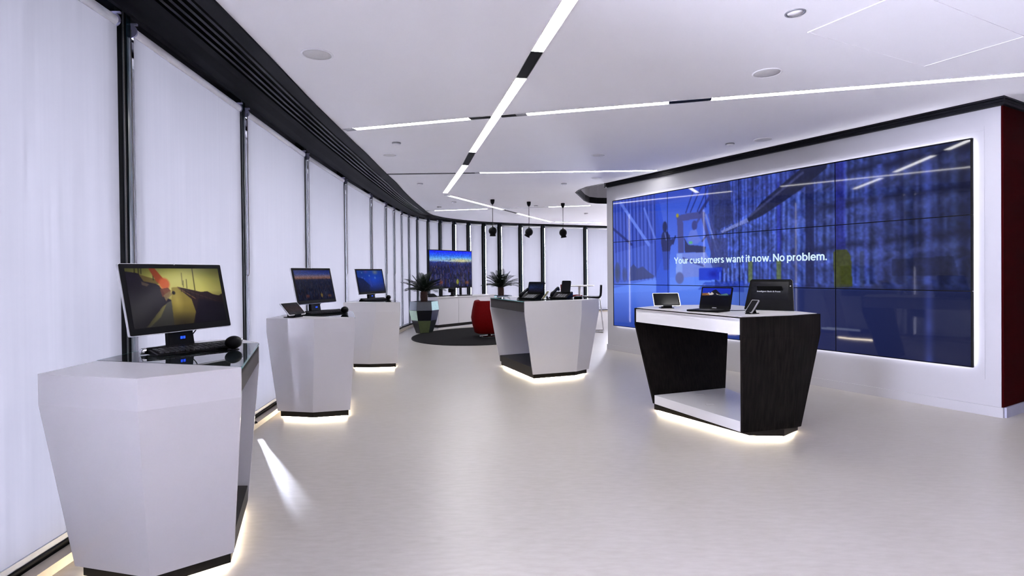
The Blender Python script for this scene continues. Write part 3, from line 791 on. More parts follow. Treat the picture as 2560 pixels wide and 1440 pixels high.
# raised boards around the screen
for nm, r_ in (('surround_panel', (-0.10, 2.381, 2.51, 2.548)), ('surround_panel', (2.385, 4.905, 2.51, 2.548)), ('surround_panel', (4.865, 4.905, 0.315, 2.508))):
    sbox(MB(), r_[0], r_[1], r_[2], r_[3], WD - 0.003, WD + 0.01).build(nm, M['wall'], wr)
t2 = structure('trim_3', sp3(2.5, 2.73, WD))
for z0, z1, d in ((2.695, 2.716, 0.05), (2.722, 2.742, 0.045), (2.748, 2.775, 0.05)):
    sbox(MB(), -0.215, 5.06, z0, z1, WD - d, WD + 0.83).build('profile_bar', M['black'], t2)
sbox(MB(), -0.20, 5.055, 2.70, 2.775, WD - 0.03, WD + 0.81).build('profile_back', M['mattblack'], t2)
bb = sbox(MB(), -0.215, 5.035, 0, 0.088, WD - 0.014, WD + 0.02).build('baseboard_right', M['wall'], kind='structure')
sbox(MB(), 5.02, 5.05, 0, 0.088, WD + 0.02, WD + 0.80).build('baseboard_end', mat('grey_skirting', (0.34, 0.34, 0.42), 0.5), wr)

vw = thing('video_wall', 'large backlit video wall showing a blue warehouse with a forklift', 'screen', sp3(2.42, 0.41, 0.0))
PW, PH = 2.04 / 3 * 16 / 9, 0.68
pic = warehouse()
for r_ in range(3):
    for c in range(4):
        s0, z1 = c * PW, S0 + 2.04 - r_ * PH
        e = 0.0045
        pn = sbox(MB(), s0 + 0.0005, s0 + PW - 0.0005, z1 - PH + 0.0005, z1 - 0.0005, 0.0, 0.03).build('display_panel', M['mattblack'], vw)
        ex0 = 0.022 if c == 0 else e; ex1 = 0.012 if c == 3 else e
        ey0 = 0.014 if r_ == 0 else e; ey1 = 0.010 if r_ == 2 else e
        x0, x1 = s0 + ex0, s0 + PW - ex1
        y0, y1 = z1 - ey0, z1 - PH + ey1
        picture_object('display_picture', pn, pic, sp3(x0, y0, -0.0015), SD * (x1 - x0), -SZ * (y0 - y1), M['wallscreen'],
                       x0=x0 / (4 * PW), x1=x1 / (4 * PW), y0=(S0 + 2.04 - y0) / 2.04, y1=(S0 + 2.04 - y1) / 2.04)
mb = MB()
for q in ((0.02, 4 * PW - 0.02, S0 + 0.012, S0 + 0.024), (0.02, 4 * PW - 0.02, S0 + 2.016, S0 + 2.028), (0.012, 0.024, S0 + 0.03, S0 + 2.01), (4 * PW - 0.024, 4 * PW - 0.012, S0 + 0.03, S0 + 2.01)):
    sbox(MB(), q[0], q[1], q[2], q[3], 0.031, 0.050).build('backlight_strip', M['halo'], vw)
sbox(MB(), 0.3, 4 * PW - 0.3, S0 + 0.3, S0 + 1.74, 0.031, WD).build('mounting_frame', M['mattblack'], vw)
grotesk_text('lettering', 'Your customers want it now. No problem.', sp3(1.333, 1.400, -0.004), SD, SZ, 0.090, 3.536 - 1.333, M['text'], vw)

# ------------------------------------------------------------------ counters
def lerp(a, b, t): return (a[0] + (b[0] - a[0]) * t, a[1] + (b[1] - a[1]) * t)
def toward(a, b, d):
    L = math.hypot(b[0] - a[0], b[1] - a[1])
    return (a[0] + (b[0] - a[0]) * d / L, a[1] + (b[1] - a[1]) * d / L)
def scaled(poly, d):
    cx = sum(p[0] for p in poly) / len(poly); cy = sum(p[1] for p in poly) / len(poly)
    return [toward(p, (cx, cy), d) for p in poly]
def counter(label, top, bot, zt, band, apron_h, style, t=0.022, wrap=0.02, kick=None):
    """top and bot: six plan corners L, A, R (one end shell) then R2, A2, L2 (the other end shell)."""
    cx = sum(p[0] for p in top) / 6; cy = sum(p[1] for p in top) / 6
    root = thing('display_counter', label, 'counter', (cx, cy, 0), group='faceted display counters')
    # bring the lower outline parallel to the upper one, so that every facet is a true plane
    lines = []
    for i in range(6):
        a, b = Vector(top[i]), Vector(top[(i + 1) % 6]); t_ = (b - a).normalized(); n_ = Vector((-t_.y, t_.x))
        dd = ((Vector(bot[i]) - a).dot(n_) + (Vector(bot[(i + 1) % 6]) - a).dot(n_)) / 2
        lines.append((a + n_ * dd, t_))
    nb_ = []
    for i in range(6):
        (p, u), (q, v_) = lines[i - 1], lines[i]
        den = u.x * v_.y - u.y * v_.x
        k_ = ((q - p).x * v_.y - (q - p).y * v_.x) / den
        nb_.append(tuple(p + u * k_))
    bot = nb_
    shell_m = M['wood'] if style == 'dark' else M['white']
    def inner(P):
        L, A, Rr, R2, A2, L2 = P
        return toward(L, L2, wrap), toward(Rr, R2, t), toward(R2, Rr, t), toward(L2, L, t)
    tL, tR, tR2, tL2 = inner(top); bL, bR, bR2, bL2 = inner(bot)
    zb = zt - band
    for tp, bp in (((top[0], top[1], top[2], tR, tL), (bot[0], bot[1], bot[2], bR, bL)), ((top[3], top[4], top[5], tL2, tR2), (bot[3], bot[4], bot[5], bL2, bR2))):
        MB().loft([[(x, y, 0.07) for x, y in bp], [(x, y, zb) for x, y in tp], [(x, y, zt) for x, y in tp]]).build('end_shell', shell_m, root)
    slab_m = {'dark': M['shelfwhite'], 'light': M['darkpanel']}[style]
    e = 0.004
    slab = [toward(tR, tR2, e), toward(tR2, tR, e), toward(tL2, tL, e), toward(tL, tL2, e)]
    MB().prism(slab, zt - 0.03, zt - 0.010).build('top_board', slab_m, root)
    if style == 'light':
        gl = MB().prism(slab, zt - 0.009, zt + 0.001).build('glass_top', M['blackglass'], root)
        for a, b in ((slab[0], slab[1]), (slab[2], slab[3])):
            dx, dy = b[0] - a[0], b[1] - a[1]; LL = math.hypot(dx, dy); nx, ny = dy / LL, -dx / LL
            MB().prism([a, b, (b[0] + nx * .003, b[1] + ny * .003), (a[0] + nx * .003, a[1] + ny * .003)], zt - 0.009, zt + 0.0012).build('glass_edge', M['glassedge'], gl)
    else:
        MB().prism(scaled([top[0], top[1], top[2], top[3], top[4], top[5]], 0.025), zt + 0.0005, zt + 0.004).build('worktop', M['white'], root)
    # aprons on both open sides
    for a, b in ((tR, tR2), (tL2, tL)):
        a_, b_ = toward(a, b, e), toward(b, a, e)
        dx, dy = b_[0] - a_[0], b_[1] - a_[1]; LL = math.hypot(dx, dy); nx, ny = -dy / LL, dx / LL
        s = 1 if (cx - a_[0]) * nx + (cy - a_[1]) * ny > 0 else -1
        q = [a_, b_, (b_[0] + s * nx * .02, b_[1] + s * ny * .02), (a_[0] + s * nx * .02, a_[1] + s * ny * .02)]
        MB().prism(q, zt - apron_h, zt - 0.0095).build('apron', slab_m, root)
    sh = [toward(bR, bR2, e), toward(bR2, bR, e), toward(bL2, bL, e), toward(bL, bL2, e)]
    shelf = MB().prism(sh, 0.07, 0.15).build('shelf', M['shelfwhite'] if style == 'dark' else M['kick'], root)
    k = kick or scaled(bot, 0.03)
    MB().prism(k, 0.016, 0.0695).build('kick_plate', M['kick'], root)
    g = scaled(k, 0.03)
    MB().prism(g, 0.004, 0.0155).build('glow_strip', M['glow'], root)
    return root, shelf

# nearest, second, third along the windows
c1t = [(-1.913, 2.246), (-1.427, 2.119), (-1.147, 2.353), (-1.46, 3.213), (-1.72, 3.46), (-1.96, 3.25)]
c1b = [(-1.887, 2.36), (-1.476, 2.274), (-1.241, 2.474), (-1.475, 3.08), (-1.68, 3.27), (-1.89, 3.10)]
counter('nearest white faceted counter with glass top, carrying the road picture monitor', c1t, c1b, 0.91, 0.125, 0.105, 'light', wrap=0.34)
c2t = [(-2.205, 5.002), (-1.742, 4.904), (-1.409, 4.994), (-1.684, 5.888), (-1.93, 6.15), (-2.24, 5.92)]
c2b = [(-2.145, 5.057), (-1.73, 4.94), (-1.483, 5.09), (-1.70, 5.76), (-1.90, 5.98), (-2.14, 5.80)]
counter('second white faceted counter by the windows, with a monitor and a tablet', c2t, c2b, 0.91, 0.125, 0.105, 'light', wrap=0.34)
c3t = [(-2.297, 7.59), (-1.831, 7.505), (-1.511, 7.547), (-1.79, 8.45), (-2.03, 8.7), (-2.34, 8.48)]
c3b = [(-2.208, 7.662), (-1.868, 7.575), (-1.594, 7.693), (-1.80, 8.33), (-2.0, 8.54), (-2.24, 8.36)]
counter('third and farthest white counter by the windows, with a deep blue monitor', c3t, c3b, 0.91, 0.125, 0.105, 'light', wrap=0.34)
cct = [(0.15, 6.676), (0.86, 6.922), (1.114, 7.185), (0.66, 8.33), (0.05, 8.18), (-0.311, 7.838)]
ccb = [(0.231, 6.772), (0.749, 6.797), (0.94, 7.099), (0.56, 8.10), (0.05, 8.04), (-0.189, 7.745)]
# the open side facing the lounge is L to L2, the other one R to R2
counter('white faceted counter in the middle of the floor, with two desk phones', cct, ccb, 0.95, 0.155, 0.13, 'light')
dkt = [(1.695, 4.122), (2.136, 4.241), (2.427, 4.40), (2.20, 5.72), (1.46, 5.64), (1.162, 5.318)]
dkb = [(1.774, 4.268), (2.06, 4.262), (2.28, 4.396), (2.05, 5.46), (1.52, 5.44), (1.259, 5.138)]
_, dshelf = counter('dark wood counter with white top and shelf before the video wall', dkt, dkb, 0.95, 0.155, 0.13, 'dark', kick=[(1.83, 4.321), (2.088, 4.30), (2.275, 4.46), (2.02, 5.42), (1.52, 5.41), (1.309, 5.18)])
for c in ((1.73, 5.157), (1.683, 4.77)):
    MB().box(c[0] - 0.035, c[0] + 0.035, c[1] - 0.022, c[1] + 0.022, 0.1505, 0.154).build('cable_grommet', M['white'], dshelf)

# ------------------------------------------------------------------ devices on the counters
def plate(mb, w, h, t, z0=0.0, r=0.01, n=4):
    """Upright rounded plate in local axes: x width, z height, y depth."""
    pts = []
    for cx, cz, a0 in ((w / 2 - r, z0 + h - r, 0), (-w / 2 + r, z0 + h - r, 90), (-w / 2 + r, z0 + r, 180), (w / 2 - r, z0 + r, 270)):
        for k in range(n + 1):
            a = R(a0 + 90 * k / n); pts.append((cx + r * math.cos(a), cz + r * math.sin(a)))
    return mb.loft([[(x, 0, z) for x, z in pts], [(x, t, z) for x, z in pts]])
def pose(cx, cy, cz, yaw, tilt):
    return None
def monitor(label, c, yaw, tilt, w, h, zt, pic_, with_logo=True):
    """c: centre of the screen face."""
    root = thing('desktop_monitor', label, 'monitor', (c[0], c[1], zt), yaw, 'desktop monitors on the window counters')
    nb = Vector((-math.sin(yaw), math.cos(yaw), 0))
    Lm = Matrix.Translation((0, 0, c[2] - zt)) @ Matrix.Rotation(-tilt, 4, 'X')
    cs = plate(MB(), w, h, 0.013, -h / 2, 0.008).xform(Lm).build('casing', M['silver'], root, local=True)
    bz = plate(MB(), w - 0.006, h - 0.006, 0.004, -h / 2 + 0.003, 0.006).xform(Lm @ Matrix.Translation((0, -0.003, 0))).build('bezel', M['mattblack'], root, local=True)
    b = 0.026
    o = Lm @ Vector((-w / 2 + b, -0.0042, h / 2 - b)); e1 = Lm @ Vector((w / 2 - b, -0.0042, h / 2 - b)); e2 = Lm @ Vector((-w / 2 + b, -0.0042, -h / 2 + b + 0.01))
    picture_object('screen_picture', root, pic_, o, e1 - o, e2 - o, M['screen'], local=True)
    MB().sphere((0, 0, 0), 0.004, 10, 6).xform(Lm @ Matrix.Translation((0, -0.004, h / 2 - 0.004))).build('webcam', M['silver'], bz, local=True)
    zb = c[2] - zt - h / 2 * math.cos(tilt)
    yb = -h / 2 * math.sin(tilt)
    st = MB()
    prof = [(0.085, yb + 0.02, 0.004), (0.075, yb + 0.018, 0.02), (0.070, yb + 0.03, zb + 0.02), (0.070, 0.03, c[2] - zt)]
    st.loft([[(-x, y, z), (x, y, z), (x, y + 0.035, z), (-x, y + 0.035, z)] for x, y, z in prof])
    s = st.build('stand', M['plastic'], root, local=True, bevel=0.006)
    ft = MB()
    ft.prism([(-0.13, yb - 0.004), (0.13, yb - 0.004), (0.15, yb + 0.02), (0.13, yb + 0.16), (-0.13, yb + 0.16), (-0.15, yb + 0.02)], 0.0, 0.014)
    ft.build('foot', M['plastic'], root, local=True, bevel=0.004)
    if with_logo:
        for x in (-0.014, 0.002):
            MB().box(x, x + 0.012, yb + 0.0165, yb + 0.0178, 0.055, 0.069).build('indicator', M['logo'], s, local=True)
    MB().tube([(0.10, yb + 0.01, zb + 0.03), (0.105, yb + 0.05, zb - 0.01), (0.085, yb + 0.07, zb * .5), (0.05, yb + 0.10, 0.014)], 0.003, 6).build('cable', M['plastic'], root, local=True)
    return root
monitor('monitor showing a golden road with a skater on the nearest counter', (-1.771, 2.972, 1.185), R(70.1), R(12.4), 0.597, 0.365, 0.911, sunset_road())
monitor('monitor showing a dusk city on the second counter beside a tablet', (-1.976, 5.588, 1.188), R(71.5), R(12.3), 0.597, 0.363, 0.911, city(False, 5))
monitor('monitor showing deep blue bubbles on the third counter by the windows', (-2.097, 8.304, 1.188), R(64.1), R(11.9), 0.614, 0.380, 0.911, deep_blue())

def keyboard(label, p0, p1, zt):
    """p0 left end, p1 right end of the rear barrel edge (plan)."""
    yaw = math.atan2(p1[1] - p0[1], p1[0] - p0[0]); w = math.hypot(p1[0] - p0[0], p1[1] - p0[1])
    root = thing('keyboard', label, 'keyboard', (p0[0], p0[1], zt), yaw, 'black keyboards before the monitors')
    MB().loft([[(x, -0.125, 0.002), (x, 0.0, 0.002), (x, 0.0, 0.026), (x, -0.125, 0.010)] for x in (0.0, w)]).build('base', M['plastic'], root, local=True, bevel=0.002)
    MB().tube([(0.0, 0.0, 0.018), (w, 0.0, 0.018)], 0.016, 14).build('barrel', M['plastic'], root, local=True)
    MB().tube([(-0.03, 0.0, 0.018), (0.0, 0.0, 0.018)], 0.0145, 14).build('barrel_cap', M['chrome'], root, local=True, label='chrome cap on the barrel end')
    ks = MB(); n = 15
    for r_ in range(5):
        for k in range(n):
            x0 = 0.015 + k * (w - 0.03) / n; y0 = -0.118 + r_ * 0.02
            zz = 0.012 + (y0 + 0.125) * 0.13
            ks.box(x0, x0 + (w - 0.03) / n - 0.004, y0, y0 + 0.016, zz, zz + 0.006)
    ks.build('keys', M['keys'], root, local=True, kind='stuff')
    return root
keyboard('black keyboard with chrome barrel end on the nearest counter', (-1.805, 2.755), (-1.57, 3.055), 0.911)
keyboard('black keyboard below the dusk city monitor on the second counter', (-2.015, 5.40), (-1.775, 5.745), 0.911)
keyboard('black keyboard below the deep blue monitor on the third counter', (-2.19, 8.06), (-1.94, 8.44), 0.911)
def mouse(label, p, zt, s=1.0):
    root = thing('mouse', label, 'mouse', (p[0], p[1], zt), R(70), 'mice on security posts')
    MB().cyl((0, 0), 0.012, 0.0, 0.02, 14).build('post', M['plastic'], root, local=True)
    MB().cyl((0, 0), 0.028, 0.0, 0.004, 18).build('post_foot', M['plastic'], root, local=True)
    MB().sphere((0, 0, 0.038 * s), 0.040 * s, 20, 12, (1.2, 0.85, 0.85)).build('shell', M['plastic'], root, local=True)
    MB().sphere((0.043 * s, -0.006, 0.046 * s), 0.010 * s, 10, 8).build('wheel', M['chrome'], root, local=True)
    return root
mouse('rounded black mouse on a post at the keyboard end, nearest counter', (-1.46, 2.92), 0.911, 1.0)
mouse('rounded black mouse on a post at the keyboard end, second counter', (-1.66, 5.53), 0.911, 0.95)
mouse('rounded black mouse on a post at the keyboard end, third counter', (-1.85, 8.36), 0.911, 0.95)

def tablet(name, label, cat, c, yaw, tilt, w, h, zt, pic_, rim, group=None, thick=0.010, text=None):
    root = thing(name, label, cat, (c[0], c[1], zt), yaw, group)
    Lm = Matrix.Translation((0, 0, c[2] - zt)) @ Matrix.Rotation(-tilt, 4, 'X')
    plate(MB(), w, h, thick, -h / 2, min(w, h) * 0.07).xform(Lm).build('casing', rim, root, local=True)
    b = 0.006
    plate(MB(), w - 2 * b, h - 2 * b, 0.002, -h / 2 + b, min(w, h) * 0.05).xform(Lm @ Matrix.Translation((0, -0.001, 0))).build('bezel', M['mattblack'], root, local=True)
    b2 = 0.014 if w > .1 else 0.008
    o = Lm @ Vector((-w / 2 + b2, -0.0018, h / 2 - b2)); e1 = Lm @ Vector((w / 2 - b2, -0.0018, h / 2 - b2)); e2 = Lm @ Vector((-w / 2 + b2, -0.0018, -h / 2 + b2))
    picture_object('screen_picture', root, pic_, o, e1 - o, e2 - o, M['screen'], local=True)
    # stand: a leaning strut and a foot
    a = Lm @ Vector((0, thick, 0)); zf = 0.006
    sw = min(w * 0.22, 0.04)
    yb = a.y + 0.02
    MB().loft([[(-sw, a.y, a.z), (sw, a.y, a.z), (sw, a.y + 0.008, a.z), (-sw, a.y + 0.008, a.z)], [(-sw, yb, zf), (sw, yb, zf), (sw, yb + 0.01, zf), (-sw, yb + 0.01, zf)]]).build('stand_strut', M['plastic'], root, local=True)
    y0 = (Lm @ Vector((0, 0, -h / 2))).y
    MB().box(-sw * 1.5, sw * 1.5, min(y0, yb) - 0.005, yb + 0.03, 0.0, zf).build('stand_foot', M['plastic'], root, local=True)
    MB().box(-sw, sw, y0 - 0.004, y0 + 0.014, zf, max(zf + 0.002, (Lm @ Vector((0, 0, -h / 2))).z + 0.004)).build('stand_lip', M['plastic'], root, local=True)
    return root
tablet('tablet', 'small dark tablet propped on a stand on the second window counter', 'tablet', (-2.0, 5.10, 0.99), R(72), R(44), 0.227, 0.15, 0.911, dim_picture(((22, 22, 26), (44, 30, 28), (34, 34, 40)), 1.5, 3), M['silver'])
tablet('tablet', 'white rimmed tablet with a blank screen on the dark counter', 'tablet', (1.435, 5.20, 1.035), R(-4.3), R(41), 0.243, 0.153, 0.954, dim_picture(((5, 5, 6), (4, 4, 5), (3, 3, 4)), 1.5, 4), M['silver'])
tablet('smartphone', 'black smartphone leaning on a small stand on the dark counter', 'phone', (1.895, 4.42, 1.014), R(-62), R(43), 0.068, 0.134, 0.954, dim_picture(((20, 19, 15), (18, 18, 14), (15, 15, 12)), 0.5, 5), M['greymetal'])

def laptop(label, x, y, zt, yaw, w, d, tilt, pic_):
    root = thing('laptop', label, 'laptop', (x, y, zt), yaw)
    MB().prism([(-w / 2, -d), (w / 2, -d), (w / 2, 0), (-w / 2, 0)], 0.001, 0.016).build('base', M['plastic'], root, local=True, bevel=0.003)
    ks = MB()
    for r_ in range(5):
        for k in range(13):
            x0 = -w / 2 + 0.02 + k * (w - 0.04) / 13; y0 = -0.03 - 0.02 * (r_ + 1)
            ks.box(x0, x0 + (w - 0.04) / 13 - 0.003, y0, y0 + 0.016, 0.0155, 0.018)
    ks.build('keys', M['keys'], root, local=True, kind='stuff')
    MB().box(-0.045, 0.045, -d + 0.02, -d + 0.075, 0.0158, 0.0166).build('touchpad', M['greymetal'], root, local=True)
    h = d * 0.95
    Lm = Matrix.Translation((0, 0.0, 0.016)) @ Matrix.Rotation(-tilt, 4, 'X')
    plate(MB(), w, h, 0.008, 0.0, 0.008).xform(Lm).build('lid', M['plastic'], root, local=True)
    o = Lm @ Vector((-w / 2 + 0.012, -0.0008, h - 0.012)); e1 = Lm @ Vector((w / 2 - 0.012, -0.0008, h - 0.012)); e2 = Lm @ Vector((-w / 2 + 0.012, -0.0008, 0.03))
    picture_object('screen_picture', root, pic_, o, e1 - o, e2 - o, M['screen'], local=True)
    MB().box(-0.02, 0.02, -0.003, -0.0005, 0.006, 0.012).xform(Lm).build('badge', M['silver'], root, local=True)
    MB().tube([(w / 2 - .02, -0.0, 0.008), (w / 2 + .03, 0.05, 0.006), (w / 2 + .07, 0.16, 0.005)], 0.003, 6).build('cable', M['plastic'], root, local=True)
    return root
laptop('open black laptop showing a snowy mountain on the dark counter', 1.735, 4.80, 0.954, R(-48), 0.285, 0.205, R(16), mountain())

# tent-shaped all-in-one computer at the end of the dark counter
kp = thing('tilting_computer', 'large black tilting screen computer at the near end of the dark counter', 'computer', (2.185, 4.765, 0.961), R(-40))
W0, W1, HH, TI = 0.40, 0.335, 0.27, R(17)
Lk = Matrix.Rotation(-TI, 4, 'X')
def trap(y, r=0.012):
    return [(-W0 / 2, y, 0.0), (W0 / 2, y, 0.0), (W1 / 2 + 0.003, y, HH - r), (W1 / 2 - r, y, HH), (-W1 / 2 + r, y, HH), (-W1 / 2 - 0.003, y, HH - r)]
MB().loft([trap(0), trap(0.02)]).xform(Lk).build('casing', M['plastic'], kp, local=True)
MB().loft([[(x * 1.004, y, z * 1.004) for x, y, z in trap(0.006)], [(x * 1.004, y, z * 1.004) for x, y, z in trap(0.014)]]).xform(Lk).build('rim', M['silver'], kp, local=True)
pk = dim_picture(((26, 24, 28), (22, 23, 27), (7, 7, 9)), 1.6, 8)
o = Lk @ Vector((-W1 / 2 + 0.015, -0.001, HH - 0.022)); e1 = Lk @ Vector((W1 / 2 - 0.022, -0.001, HH - 0.022)); e2 = Lk @ Vector((-W1 / 2 + 0.015, -0.001, HH - 0.185))
picture_object('screen_picture', kp, pk, o, e1 - o, e2 - o, M['screen'], local=True)
text_object('lettering', 'Intelligent Back & Front', Lk @ Vector((-0.105, -0.0025, 0.155)), Vector((1, 0, 0)), Lk.to_3x3() @ Vector((0, 0, 1)), 0.012, 0.19, M['smalltext'], kp, bold=0.02, local=True)
MB().loft([[(-0.10, 0.02, 0.2), (0.10, 0.02, 0.2), (0.10, 0.03, 0.2), (-0.10, 0.03, 0.2)], [(-0.12, 0.17, 0.0), (0.12, 0.17, 0.0), (0.12, 0.185, 0.0), (-0.12, 0.185, 0.0)]]).build('rear_leg', M['plastic'], kp, local=True)
MB().cyl((0, 0), 0.005, 0, 0.002, 12).xform(Lk @ Matrix.Translation((W1 / 2 - 0.008, -0.0005, HH - 0.06)) @ Matrix.Rotation(R(90), 4, 'X')).build('home_button', M['silver'], kp, local=True)

# desk phones on the middle counter
def desk_phone(label, x, y, yaw, sw, sh, pic_):
    zt = 0.951
    root = thing('desk_phone', label, 'telephone', (x, y, zt), yaw, 'desk phones on the middle counter')
    MB().loft([[(-0.13, -0.13, 0.002), (0.12, -0.13, 0.002), (0.12, 0.10, 0.002), (-0.13, 0.10, 0.002)], [(-0.13, -0.13, 0.018), (0.12, -0.13, 0.018), (0.12, 0.10, 0.085), (-0.13, 0.10, 0.085)]]).build('body', M['plastic'], root, local=True, bevel=0.006)
    hs = MB()
    hs.tube([(-0.095, -0.13, 0.035), (-0.095, -0.10, 0.062), (-0.095, -0.04, 0.085), (-0.095, 0.04, 0.115), (-0.095, 0.09, 0.125), (-0.095, 0.12, 0.112)], [0.020, 0.027, 0.020, 0.020, 0.027, 0.022], 12)
    hs.build('handset', M['blackgloss'], root, local=True)
    ks = MB()
    for r_ in range(4):
        for k in range(4):
            x0, y0 = -0.045 + 0.036 * k, -0.115 + 0.03 * r_
            z0 = 0.018 + (y0 + 0.13) * 0.29
            ks.box(x0, x0 + 0.026, y0, y0 + 0.018, z0, z0 + 0.008)
    ks.build('keypad', M['greymetal'], root, local=True, kind='stuff')
    Lm = Matrix.Translation((0.03, 0.04, 0.075)) @ Matrix.Rotation(R(-18), 4, 'X')
    plate(MB(), sw, sh, 0.02, 0.0, 0.012).xform(Lm).build('display', M['mattblack'], root, local=True)
    o = Lm @ Vector((-sw / 2 + 0.012, -0.0012, sh - 0.012)); e1 = Lm @ Vector((sw / 2 - 0.012, -0.0012, sh - 0.012)); e2 = Lm @ Vector((-sw / 2 + 0.012, -0.0012, 0.012))
    picture_object('screen_picture', root, pic_, o, e1 - o, e2 - o, M['screen'], local=True)
    MB().tube([(-0.095, -0.135, 0.03), (-0.12, -0.17, 0.008), (-0.06, -0.19, 0.006), (0.0, -0.16, 0.006)], 0.004, 6).build('cord', M['plastic'], root, local=True)
    return root
pb = dim_picture(((10, 12, 16), (20, 30, 60), (16, 10, 16)), 1.5, 12)
desk_phone('desk phone with wide blue-lit display on the middle counter', 0.255, 7.32, R(-32), 0.24, 0.155, pb)
desk_phone('desk phone with tall blank display on the middle counter', 0.66, 7.42, R(-28), 0.125, 0.165, dim_picture(((4, 4, 5), (4, 4, 4), (4, 4, 4)), .8, 13))
tablet('smartphone', 'olive backed smartphone propped between the two desk phones', 'phone', (0.425, 7.12, 1.01), R(-66), R(40), 0.066, 0.13, 0.951, dim_picture(((86, 80, 40), (70, 64, 34), (120, 112, 90)), 0.5, 15), M['silver'])
pu = thing('conference_puck', 'flat round black conference puck behind the tall display phone', 'speakerphone', (0.88, 7.46, 0.951))
MB().lathe((0, 0, 0), [(0.0, 0), (0.055, 0), (0.06, 0.008), (0.05, 0.022), (0.0, 0.026)], 24).build('puck_body', M['plastic'], pu, local=True)
MB().lathe((0, 0, 0.022), [(0.032, 0.0), (0.034, 0.004), (0.030, 0.006), (0.0, 0.005)], 24).build('puck_ring', M['chrome'], pu, local=True)

# ------------------------------------------------------------------ ceiling fittings
CDI = (0, 0)
def run_box(p, q, w, z0, z1):
    p, q = Vector(p), Vector(q); t = (q - p).normalized(); n = Vector((-t.y, t.x)) * w / 2
    return MB().prism([tuple(p - n), tuple(q - n), tuple(q + n), tuple(p + n)], z0, z1)
def line_light(label, segs, w):
    p0, p1 = segs[0][1], segs[-1][2]
    root = thing('line_light', label, 'ceiling light', ((p0[0] + p1[0]) / 2, (p0[1] + p1[1]) / 2, ZC), group='recessed line lights crossing the ceiling')
    for kind, a, b in segs:
        if kind == 'w': run_box(a, b, w, ZC - 0.003, ZC + 0.02).build('diffuser', M['line'], root)
        elif kind == 'b': run_box(a, b, w, ZC - 0.0025, ZC + 0.02).build('blank_insert', M['mattblack'], root)
        elif kind == 'g': run_box(a, b, w, ZC - 0.0025, ZC + 0.02).build('grey_insert', M['greymetal'], root)
        v0, v1 = Vector(a), Vector(b)
        if kind == 'x': continue
        t = (v1 - v0).normalized(); n = Vector((-t.y, t.x))
        for s in (-1, 1):
            run_box(v0 + n * s * (w / 2 + 0.003), v1 + n * s * (w / 2 + 0.002), 0.003, ZC - 0.005, ZC + 0.02).build('edge_rail', M['silver'], root)
    return root
def along(a, b, t): return (a[0] + (b[0] - a[0]) * t, a[1] + (b[1] - a[1]) * t)
A = [(0.326, 3.029), (0.182, 3.723), (0.084, 4.232), (-0.466, 6.799), (-0.623, 7.626), (-1.205, 10.225)]
a0 = (0.326 + 0.207 * 0.5, 3.029 - 0.5)
a1 = along(A[2], A[3], 0.404); a2 = along(A[2], A[3], 0.412)
line_light('diagonal line light running from overhead towards the lounge', [('w', a0, A[1]), ('b', A[1], A[2]), ('w', A[2], A[3]), ('b', A[3], A[4]), ('w', A[4], A[5])], 0.080)
xb = (-0.118, 5.256)
line_light('long line light crossing the diagonal one, with black inserts', [('g', (-1.688, 5.704), (-1.57, 5.661)), ('w', (-1.57, 5.661), (-0.392, 5.321)), ('b', (-0.392, 5.321), (-0.185, 5.271)), ('b', (-0.090, 5.249), (0.052, 5.216)), ('g', (0.052, 5.216), (0.152, 5.193)), ('w', (0.152, 5.193), (1.38, 4.879)), ('b', (1.38, 4.879), (1.721, 4.789)), ('w', (1.721, 4.789), (4.0, 4.225))], 0.075)
line_light('half black line light over the third window counter, parallel to the far facade', [('b', (-1.828, 8.24), (-0.815, 8.222)), ('b', (-0.72, 8.218), (-0.531, 8.212)), ('g', (-0.531, 8.212), (-0.453, 8.205)), ('w', (-0.453, 8.205), (2.12, 8.16))], 0.07)
line_light('slanting line light above the lounge and the pendants', [('g', (-1.222, 10.487), (-1.165, 10.62)), ('w', (-1.165, 10.62), (-0.191, 13.04)), ('b', (-0.191, 13.04), (0.165, 13.93)), ('w', (0.165, 13.93), (1.174, 16.4))], 0.075)
line_light('line light above the red armchair and rug with grey middle insert', [('g', (-2.004, 13.136), (-1.791, 13.10)), ('w', (-1.791, 13.10), (-0.56, 12.85)), ('g', (-0.56, 12.85), (-0.33, 12.805)), ('g', (-0.20, 12.78), (0.843, 12.58)), ('w', (0.843, 12.58), (1.75, 12.40))], 0.07)
line_light('farthest line light close to the far facade', [('w', (1.30, 16.45), (2.685, 16.80))], 0.07)
line_light('line light behind the video wall', [('w', (6.0, 8.0), (6.6, 14.0))], 0.075)

def speaker(label, p, r=0.105):
    root = thing('ceiling_speaker', label, 'speaker', (p[0], p[1], ZC), group='round ceiling speakers')
    MB().lathe((p[0], p[1], ZC), [(r, 0.001), (r, -0.003), (r * 0.93, -0.007), (r * 0.86, -0.004), (r * 0.86, 0.001)], 36).build('speaker_rim', M['ceiling'], root)
    MB().lathe((p[0], p[1], ZC), [(0.001, -0.0045), (r * 0.2, -0.005), (r * .24, -0.0035), (r * 0.5, -0.005), (r * .54, -0.0035), (r * 0.84, -0.004), (r * .84, 0.001), (0.001, 0.001)], 36).build('speaker_grille', M['speaker'], root)
speaker('round ceiling speaker above the nearest window counter', (-1.285, 3.741))
speaker('round ceiling speaker over the front edge of the dark counter', (1.914, 4.172))
speaker('round ceiling speaker close to the black trim of the video wall', (2.842, 6.302))
speaker('round ceiling speaker above the second window counter', (-1.491, 6.913), 0.09)
speaker('round ceiling speaker over the middle counter', (1.109, 7.058), 0.09)
speaker('small round ceiling speaker beside the dark rimmed ceiling recess', (1.344, 8.772), 0.09)
